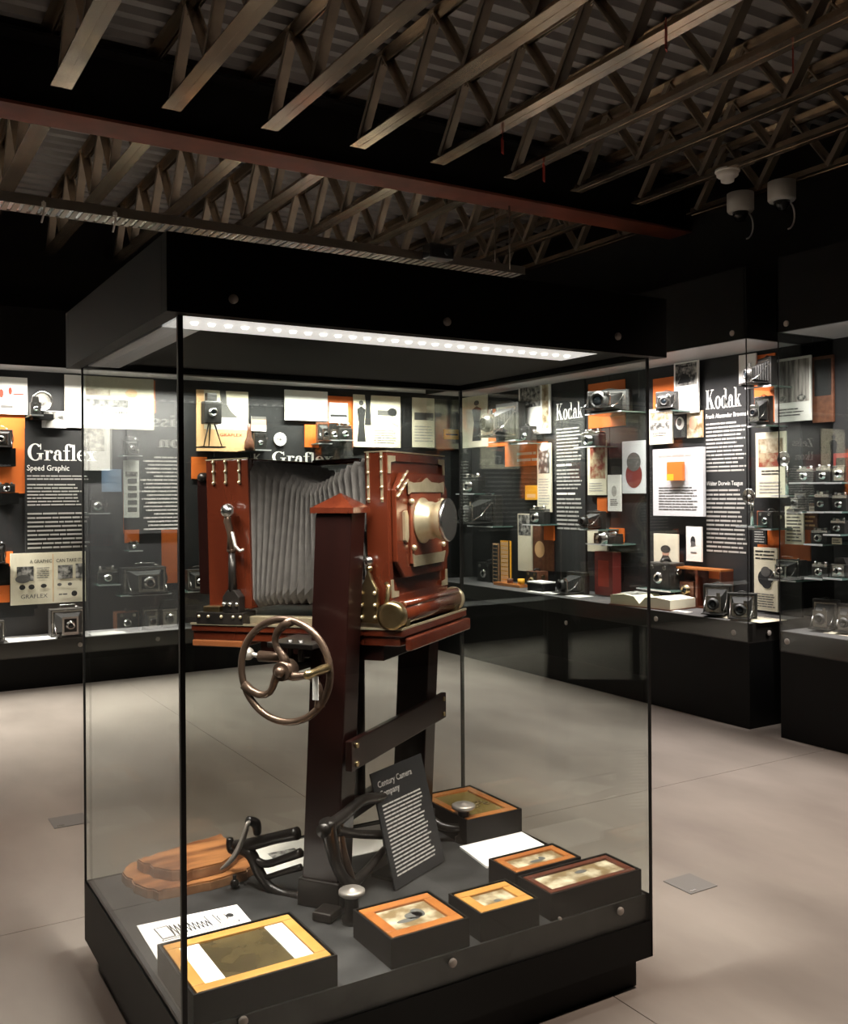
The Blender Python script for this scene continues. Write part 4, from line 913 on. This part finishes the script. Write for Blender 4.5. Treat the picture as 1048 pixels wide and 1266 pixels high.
def press_camera(t, w, h, body='leather', bel='bellows_black', trim='chrome'):
    d = min(.42 * w, DMAX[0]); b = MB().box(-w / 2, 0, .02 * h, w / 2, d, .86 * h).build('body', body, t, .012 * w)
    fr = MB()
    for a in ((-.47, .06, .47, .11), (-.47, .78, .47, .83), (-.47, .11, -.42, .78), (.42, .11, .47, .78)): fr.box(a[0] * w, -.012 * w, a[1] * h, a[2] * w, -.001, a[3] * h)
    fr.build('front_frame', trim, b)
    MB().box(-.40 * w, -.52 * w, .03 * h, .40 * w, -.013 * w, .075 * h).build('bed', body, t, .004 * w)
    for s in (-1, 1):
        MB().box(s * .30 * w - .015 * w, -.50 * w, .076 * h, s * .30 * w + .015 * w, -.02 * w, .095 * h).build('rail', trim, t)
        MB().tube([(s * .40 * w, -.02 * w, .55 * h), (s * .41 * w, -.25 * w, .28 * h), (s * .39 * w, -.46 * w, .08 * h)], .010 * w, 8).build('strut', trim, t)
    taper_bellows(t, -.013 * w, -.36 * w, .78 * w, .62 * h, .42 * w, .40 * h, .45 * h, .40 * h, bel)
    sd = MB().box(-.24 * w, -.40 * w, .10 * h, .24 * w, -.365 * w, .66 * h).build('front_standard', trim, t, .006 * w)
    MB().box(-.18 * w, -.41 * w, .20 * h, .18 * w, -.401 * w, .60 * h).build('lens_board', 'leather', sd)
    lens_parts(t, 0, -.41 * w, .40 * h, .11 * w, trim)
    MB().tube([(-.22 * w, -.02 * w, .86 * h), (-.22 * w, -.02 * w, 1.0 * h), (.22 * w, -.02 * w, 1.0 * h), (.22 * w, -.02 * w, .86 * h)], .009 * w, 6).build('wire_finder', trim, t)
    MB().tube([(.51 * w, .1 * w, .25 * h), (.55 * w, .1 * w, .45 * h), (.51 * w, .1 * w, .65 * h)], .018 * w, 8).build('strap', 'leather', t)
    MB().cyl((.3 * w, d * .5, .86 * h), (.3 * w, d * .5, .92 * h), .05 * w, n=14).build('knob', trim, t)
def folding_camera(t, w, h, body='leather', bel='bellows_black', trim='chrome'):
    d = min(.26 * w, DMAX[0]); MB().box(-w / 2, 0, .0, w / 2, d, h).build('body', body, t, .03 * w)
    MB().box(-.42 * w, -.01 * w, .10 * h, .42 * w, -.001, .90 * h).build('front_frame', trim, t)
    MB().box(-.38 * w, -.80 * w, .09 * h, .38 * w, -.01 * w, .125 * h).build('bed', body, t, .004 * w)
    taper_bellows(t, -.01 * w, -.55 * w, .68 * w, .70 * h, .40 * w, .36 * h, .5 * h, .42 * h, bel)
    MB().box(-.26 * w, -.60 * w, .14 * h, .26 * w, -.555 * w, .68 * h).build('front_standard', trim, t, .01 * w)
    lens_parts(t, 0, -.60 * w, .42 * h, .17 * w, 'leather' if trim == 'chrome' else trim)
    MB().box(.12 * w, -.66 * w, .66 * h, .24 * w, -.60 * w, .78 * h).build('viewfinder', trim, t, .006 * w)
    for s in (-1, 1): MB().tube([(s * .36 * w, -.02 * w, .75 * h), (s * .37 * w, -.36 * w, .36 * h), (s * .33 * w, -.70 * w, .13 * h)], .013 * w, 6).build('strut', trim, t)
    MB().tube([(-.2 * w, d * .5, h), (0, d * .5, h * 1.06), (.2 * w, d * .5, h)], .02 * w, 8).build('handle', 'leather', t)
def box_camera(t, w, h, body='leather', bel=None, trim='chrome'):
    d = min(1.1 * w, DMAX[0]); MB().box(-w / 2, 0, 0, w / 2, d, .9 * h).build('body', body, t, .02 * w)
    MB().box(-.46 * w, -.02 * w, .03 * h, .46 * w, -.001, .87 * h).build('front_plate', 'leather', t, .006 * w)
    lens_parts(t, 0, -.02 * w, .38 * h, .15 * w, trim, .08 * w)
    for s in (-1, 1): MB().cyl((s * .28 * w, -.02 * w, .74 * h), (s * .28 * w, -.04 * w, .74 * h), .08 * w, n=14).build('viewfinder', trim, t)
    MB().tube([(0, .2 * d, .9 * h), (0, .35 * d, h), (0, .65 * d, h), (0, .8 * d, .9 * h)], .05 * w, 8).build('handle', 'leather', t)
    MB().cyl((w / 2, .5 * d, .6 * h), (w / 2 + .1 * w, .5 * d, .6 * h), .1 * w, n=14).build('winding_key', trim, t)
def reflex_camera(t, w, h, body='leather', bel=None, trim='chrome'):
    d = min(1.0 * w, DMAX[0]); MB().box(-w / 2, 0, 0, w / 2, d, .68 * h).build('body', body, t, .02 * w)
    hood = MB(); v0 = [(-.36 * w, .2 * d, .68 * h), (.36 * w, .2 * d, .68 * h), (.36 * w, .8 * d, .68 * h), (-.36 * w, .8 * d, .68 * h)]
    v1 = [(-.26 * w, .1 * d, h), (.26 * w, .1 * d, h), (.26 * w, .6 * d, h), (-.26 * w, .6 * d, h)]
    hood.add(v0 + v1, [(0, 1, 5, 4), (1, 2, 6, 5), (2, 3, 7, 6), (3, 0, 4, 7), (4, 5, 6, 7)]).build('viewing_hood', 'leather', t)
    MB().box(-.36 * w, -.03 * w, .06 * h, .36 * w, -.001, .62 * h).build('front_plate', trim, t, .008 * w)
    lens_parts(t, 0, -.03 * w, .34 * h, .20 * w, trim, .22 * w)
    MB().cyl((w / 2, .5 * d, .4 * h), (w / 2 + .08 * w, .5 * d, .4 * h), .12 * w, n=16).build('winding_knob', trim, t)
    MB().box(-.40 * w, -.02 * w, .64 * h, .40 * w, .02 * w, .68 * h).build('name_strip', trim, t)
def compact_camera(t, w, h, body='leather', bel=None, trim='chrome'):
    d = min(.36 * w, DMAX[0]); MB().box(-w / 2, 0, 0, w / 2, d, .66 * h).build('body', body, t, .03 * w)
    MB().box(-.5 * w, .02 * w, .66 * h, .5 * w, d - .02 * w, .82 * h).build('top_plate', trim, t, .02 * w)
    lens_parts(t, 0, -.001, .35 * h, .17 * w, trim, .22 * w)
    MB().box(-.12 * w, .0, .82 * h, .12 * w, d * .8, .94 * h).build('viewfinder', trim, t, .01 * w)
    for x in (-.36, .30): MB().cyl((x * w, d * .5, .82 * h), (x * w, d * .5, .98 * h), .08 * w, n=14).build('knob', trim, t)
def flash_lamp(t, w, h, body='chrome', bel=None, trim='chrome'):
    T = Matrix.Translation((0, -.1 * w, h - w / 2)) @ YROT
    MB().lathe([(.06 * w, -.25 * w), (.2 * w, -.18 * w), (.42 * w, 0), (.5 * w, .10 * w), (.47 * w, .10 * w), (.38 * w, .0), (.15 * w, -.14 * w), (0, -.16 * w)], 28, T).build('reflector', 'chrome', t)
    MB().ball((0, -.12 * w, h - w / 2), .12 * w).build('bulb', 'white', t)
    MB().cyl((0, .12 * w, 0), (0, .12 * w, h - .3 * w), .11 * w, n=14).build('battery_case', 'chrome', t)
BUILD = dict(press=press_camera, folding=folding_camera, box=box_camera, reflex=reflex_camera, compact=compact_camera, flash=flash_lamp)
NAMES = dict(press='press_camera', folding='folding_camera', box='box_camera', reflex='reflex_camera', compact='compact_camera', flash='flash_lamp')
def old_camera(wall, r, off, kind, lab, ledge=None, zbase=None, turn=0, **kw):
    """r: rectangle of the thing in the photograph; off: distance of its front from the back panel"""
    A, W, H, zb = wrect(wall, r, off)
    P = wpos(wall, (r[0] + r[2]) / 2, r[3], off)
    if zbase is not None: P.z = zbase
    t = thing(NAMES[kind], lab, 'flash lamp' if kind == 'flash' else 'camera', P, WRZ[wall] + turn, 'old cameras in the wall showcases')
    DMAX[0] = off - (.085 if off > .13 else .015); BUILD[kind](t, W, H, **kw)
    if ledge:
        dep = off + .03; mb = MB(); lw = W * ledge[0]
        l = thing('display_ledge', 'ledge under ' + ' '.join(lab.split()[:14]), 'shelf', P, WRZ[wall], 'ledges in the wall showcases')
        th = ledge[1]
        if th > .03: MB().box(-lw / 2, -.06, -th, lw / 2, off - .001, -.001).build('block', 'black', l)
        else:
            MB().box(-lw / 2, -.06, -.012, lw / 2, off - .002, -.001).build('shelf', 'glass_edge', l)
            MB().box(-lw / 2, -.066, -.012, lw / 2, -.061, -.001).build('front_edge', 'grey_board', l)
    return t
ZB_, ZR_ = .4105, .7405
# Graflex wall, left
old_camera('B', (-16, 527, 16, 554), .16, 'press', 'black press camera with chrome frame on a block before the orange panel', (1.15, .16))
old_camera('B', (-2, 596, 19, 609), .14, 'compact', 'silver and black compact camera low on the orange panel', (1.3, .10))
old_camera('B', (39, 484, 65, 512), .12, 'flash', 'silver flash lamp standing on a black block beside the blank poster', (1.0, .05))
old_camera('B', (38, 490, 51, 513), .26, 'reflex', 'small black reflex camera in front of the silver flash lamp', (1.2, .02))
old_camera('B', (-14, 668, 7, 697), .14, 'press', 'black press camera above the small orange block at the left edge', (1.3, .14))
old_camera('B', (63, 748, 105, 788), .30, 'press', 'large black press camera with open front standing on the deck under the advertisement', None, ZB_)
old_camera('B', (-26, 760, 6, 790), .28, 'press', 'dark press camera on the deck cut by the left edge', None, ZB_)
# through the left pane
old_camera('B', (152, 696, 206, 734), .22, 'press', 'wide dark press camera on a ledge by the upright orange panel', (1.15, .02))
old_camera('B', (160, 668, 172, 680), .14, 'compact', 'small black camera under the little orange block', (1.4, .02))
old_camera('B', (176, 752, 196, 779), .24, 'folding', 'black folding camera on the deck seen through the left pane', None, ZB_)
old_camera('B', (144, 752, 172, 778), .22, 'box', 'brown leather box camera on the deck seen through the left pane', None, ZB_, body='leather_brown')
old_camera('B', (122, 700, 145, 722), .16, 'compact', 'chrome topped compact camera left of the wide press camera', (1.2, .02))
old_camera('B', (198, 745, 222, 779), .24, 'reflex', 'dark reflex camera on the deck beside the front corner of the tall showcase', None, ZB_)
old_camera('B', (110, 610, 132, 634), .16, 'reflex', 'dim reflex camera beneath the blue-grey card', (1.2, .02))
old_camera('B', (152, 540, 172, 563), .14, 'press', 'small press camera above the film-strip card', (1.2, .02))
# behind the studio camera
old_camera('B', (315, 533, 330, 556), .14, 'box', 'small black box camera with a round lens beside the white badge', (1.3, .02))
poster('B', (311, 515, 329, 533), 'small white and pink card above the black box camera', 'white', [('r', 0, .4, 1, .8, 'skin'), ('r', 0, .8, 1, 1, 'ink_grey')], .03)
old_camera('B', (406, 524, 420, 544), .16, 'reflex', 'small dark camera on a glass shelf before the orange panel', (1.2, .02))
old_camera('B', (419, 522, 435, 544), .18, 'compact', 'black compact camera with a silver lens on the orange panel', (1.2, .02))
old_camera('B', (392, 522, 406, 548), .16, 'folding', 'brown folding camera left of the small dark reflex', (1.2, .02), body='leather_brown')
old_camera('B', (232, 700, 256, 730), .2, 'press', 'dark press camera low behind the back of the studio camera', (1.2, .02))
old_camera('B', (500, 700, 530, 740), .2, 'press', 'dim press camera low behind the lens of the studio camera', (1.2, .02))
# tripod camera before the GRAFLEX poster
P = wpos('B', 261, 552, .16)
t = thing('tripod_camera', 'small dark camera on thin tripod legs in front of the tan poster', 'camera', P, 0)
MB().box(-.08, -.06, .22, .09, .07, .44).build('body', 'leather', t, .01); MB().box(-.045, -.03, .44, .05, .05, .52).build('viewing_hood', 'leather', t)
for (x, y) in ((-.09, -.05), (.09, -.05), (0, .07)): MB().tube([(x * .3, y * .3, .23), (x, y, .002)], [.008, .005], 8).build('leg', 'iron', t)
lens_parts(t, 0, -.06, .33, .035)
MB().box(-.12, -.08, -.012, .12, .10, -.001).build('ledge', 'black', t)
P = wpos('B', 308, 557, .20); t = thing('bottle_holder', 'narrow brown upright bottle-shaped holder beside the tan poster', 'holder', P)
MB().lathe([(.045, 0), (.05, .03), (.045, .09), (.028, .13), (.02, .2), (.016, .26), (0, .265)], 16).build('holder_body', 'leather_brown', t)
MB().box(-.06, -.06, -.012, .06, .19, -.001).build('ledge', 'black', t)
# Kodak wall through the tall showcase
old_camera('R', (612, 498, 640, 545), .20, 'folding', 'grey folding camera in the far corner beside the orange panel', (1.2, .02))
old_camera('R', (640, 525, 656, 548), .16, 'box', 'small dark box camera under the white poster in the corner', (1.2, .02))
old_camera('R', (733, 482, 770, 510), .24, 'folding', 'large dark folding camera before the orange panel at the top of the right wall', (1.2, .02), turn=.5)
old_camera('R', (718, 530, 740, 552), .2, 'compact', 'silver compact camera overlapping the smaller Kodak panel', (1.2, .02))
old_camera('R', (571, 585, 590, 610), .2, 'compact', 'dim compact camera in the corner behind the lens', (1.2, .02))
old_camera('R', (586, 612, 612, 650), .2, 'folding', 'dark folding camera in the far corner under the leaflet', (1.2, .02))
old_camera('R', (654, 625, 672, 648), .18, 'compact', 'little silver camera above the rust brown panel', (1.2, .02))
old_camera('R', (725, 632, 744, 654), .2, 'folding', 'grey folding camera above the white camera card', (1.2, .02))
old_camera('R', (733, 657, 760, 672), .22, 'compact', 'chrome compact camera in front of the orange block', (1.2, .02))
old_camera('R', (650, 700, 664, 722), .22, 'box', 'small wooden camera on the deck in the far corner', None, ZR_, body='leather_brown', trim='brass')
old_camera('R', (700, 705, 722, 732), .28, 'folding', 'dark folding camera on the deck under the smaller Kodak panel', None, ZR_)
old_camera('R', (590, 690, 606, 716), .25, 'box', 'dark box camera on the deck in the corner behind the roller', None, ZR_)
t = thing('film_box', 'black box with a white lid on the far corner deck', 'box', onX(669, 728, 5.62), WRZ['R']); t.location.z = ZR_
MB().box(-.11, -.08, 0, .11, .08, .075).build('body', 'black', t, .004); MB().box(-.112, -.082, .076, .112, .082, .09).build('lid', 'white', t, .003)
t = thing('wooden_tray', 'narrow wooden tray beside the yellow film strip', 'tray', onX(632, 715, 5.66), WRZ['R']); t.location.z = ZR_
MB().box(-.24, -.05, 0, .20, .05, .03).build('body', 'wood_orange', t, .004); MB().cyl((.16, 0, .031), (.16, 0, .085), .035, n=16).build('spool', 'yellow', t); MB().cyl((-.02, 0, .031), (-.02, 0, .075), .03, n=16).build('spool', 'leather_brown', t)
# direct view
old_camera('R', (814, 484, 834, 508), .22, 'folding', 'dark folding camera before the orange panel at the left of the Kodak showcase', (1.2, .02), turn=.6)
old_camera('R', (930, 442, 958, 478), .22, 'folding', 'large folding camera at the top of the glass corner before the orange panel', (1.15, .02), turn=-.4)
old_camera('R', (932, 490, 952, 526), .18, 'folding', 'grey folding camera with a curled handle under the large one at the glass corner', (1.15, .02), body='leather')
old_camera('R', (963, 558, 979, 612), .24, 'flash', 'silver flash reflector beside the cream outdoor poster', (1.4, .02))
old_camera('R', (920, 604, 936, 650), .30, 'flash', 'silver flash reflector at the glass corner of the Kodak showcase', (1.4, .02))
old_camera('R', (936, 630, 955, 653), .22, 'box', 'black and orange box camera on a thin glass ledge', (1.5, .02))
old_camera('R', (959, 688, 988, 716), .22, 'press', 'black camera with a chrome top edge right of the newspaper sheet', (1.15, .02))
old_camera('R', (873, 718, 900, 756), .40, 'folding', 'black folding camera with open bed standing on the Kodak deck', None, ZR_, turn=.5)
old_camera('R', (903, 729, 931, 761), .42, 'folding', 'black folding camera near the glass corner of the Kodak deck', None, ZR_, turn=.6)
old_camera('R', (800, 692, 828, 728), .25, 'box', 'dark box camera on a glass shelf before the person poster', (1.5, .02))
# wooden cased camera on the Kodak deck
P = onX(876, 744, 5.94); P.z = ZR_
t = thing('cased_camera', 'brown wooden camera case with orange lining behind the folding camera', 'camera case', P, WRZ['R'])
mb = MB(); Wc, Hc, Dc = .25, .30, .14
for a in ((-Wc, -Wc + .014, 0, Hc), (Wc - .014, Wc, 0, Hc), (-.01, .01, .014, Hc)): mb.box(a[0], -Dc, a[2], a[1], 0, a[3])
mb.box(-Wc, -Dc, 0, Wc, 0, .014); mb.build('case', 'wood_red', t)
MB().box(-Wc, -Dc, Hc + .001, Wc, 0, Hc + .015).build('lid', 'wood_orange', t)
MB().box(-Wc + .015, -.012, .015, Wc - .015, -.001, Hc - .001).build('lining', 'leather_brown', t)
MB().box(.02, -.02, Hc - .07, Wc - .02, -.013, Hc - .002).build('lining', 'orange', t)
MB().box(-.20, -.12, .015, -.05, -.03, .20).build('inner_camera', 'leather_brown', t, .006); lens_parts(t, -.125, -.12, .13, .035, 'brass')
# open book
P = onX(806, 750, 5.60); P.z = ZR_
t = thing('open_book', 'thick open book with cream pages on the Kodak deck', 'book', P, WRZ['R'] + .12)
MB().box(-.31, -.17, 0, .31, .17, .008).build('cover', 'leather_brown', t)
for s in (-1, 1):
    pr_ = [(0, .03), (s * .06, .085), (s * .16, .095), (s * .30, .08), (s * .30, .009), (0, .009)]
    MB().prism(pr_ if s < 0 else pr_[::-1], -.16, .16, YROT).build('page_block', 'cream', t)
MB().box(-.25, -.11, .0955, -.10, .11, .0962).build('printed_picture', 'photo_b', t)
# papers on the wall showcase decks
def deck_paper(P0, w, d, rz, lab, z, m='paper', pic=True):
    t = thing('caption_sheet', lab, 'paper', (P0.x, P0.y, z), rz, 'papers on the showcase decks')
    MB().box(-w / 2, -d / 2, .0003, w / 2, d / 2, .003).build('sheet', m, t)
    q = para_mesh(w * .8, d * .7, 6, int(w * 100), .5).build('lettering', 'ink_grey', t); q.rotation_euler = (-math.pi / 2, 0, 0); q.location = (-w * .4, -d * .35 + d * .7, .0036)
    q.rotation_euler = (math.pi / 2 - math.pi, 0, 0)
    return t
deck_paper(onY(45, 789, 9.0), .48, .22, 0, 'long white sheet on the deck below the advertisement', ZB_, 'white')
deck_paper(onY(132, 781, 9.0), .30, .2, 0, 'white sheet on the deck seen through the left pane', ZB_, 'white')
deck_paper(onX(928, 764, 5.62), .40, .28, WRZ['R'], 'cream printed sheet at the glass corner of the Kodak deck', ZR_, 'cream')
deck_paper(onX(905, 759, 5.70), .24, .16, WRZ['R'], 'pale sheet between the two folding cameras on the Kodak deck', ZR_)
deck_paper(onX(842, 757, 5.52), .16, .08, WRZ['R'], 'small pale label on the deck near the open book', ZR_)
deck_paper(onX(705, 733, 5.60), .42, .18, WRZ['R'], 'long white sheet on the deck under the smaller Kodak panel', ZR_, 'white')
deck_paper(onX(668, 737, 5.55), .26, .14, WRZ['R'], 'white sheet before the black film box', ZR_, 'white')
deck_paper(onX(1042, 785, 5.62), .2, .14, WRZ['R'], 'cream sheet on the deck of the right edge showcase', .7205, 'cream')
# right edge showcase: shelves of small cameras
sh = [(985, 'silver')]
for k, (r, kind, lab) in enumerate((
    ((1006, 740, 1034, 778), 'folding', 'black folding camera with open bed on the right edge deck'),
    ((1036, 738, 1062, 774), 'folding', 'second folding camera on the right edge deck, cut by the frame'),
    ((1002, 652, 1022, 672), 'compact', 'black compact camera on the middle shelf of the right edge showcase'),
    ((1026, 640, 1044, 660), 'compact', 'silver compact camera at the right of the middle shelf'),
    ((1003, 694, 1022, 714), 'compact', 'dark compact camera on the lower shelf of the right edge showcase'),
    ((1026, 690, 1046, 714), 'reflex', 'grey reflex camera on the lower shelf at the right edge'),
    ((984, 576, 1004, 596), 'compact', 'small black camera on the top shelf right of the flash reflector'),
    ((1008, 574, 1026, 596), 'compact', 'black camera with a chrome lens on the top shelf'),
    ((1028, 566, 1046, 596), 'reflex', 'dark reflex camera on the top shelf at the frame edge'),
    ((981, 608, 997, 632), 'folding', 'small folding camera between the shelves at the right'),
    ((1006, 606, 1024, 632), 'compact', 'black camera with a bright lens on the second shelf'),
    ((1028, 608, 1046, 632), 'compact', 'chrome topped camera on the second shelf at the frame edge'))):
    old_camera('R', r, .30, kind, lab, (1.15, .02) if k > 1 else None, .7205 if k < 2 else None, turn=.3 if k < 2 else 0)

# ------------------------------------------------------------------ floor plates
for (px, py, sx, lab) in ((853, 1093, .078, 'square grey metal floor box cover right of the tall showcase'), (85, 1015, .085, 'square metal floor box cover left of the tall showcase')):
    P = onZ(px, py, 0); t = thing('floor_box', lab, 'floor cover', (P.x, P.y, 0), 0, 'metal covers in the floor')
    MB().box(-sx, -sx, .0005, sx, sx, .004).build('cover_plate', 'plate_grey', t)
    MB().box(-sx * .8, -sx * .85, .0045, -sx * .4, -sx * .72, .006).build('lift_tab', 'chrome', t)
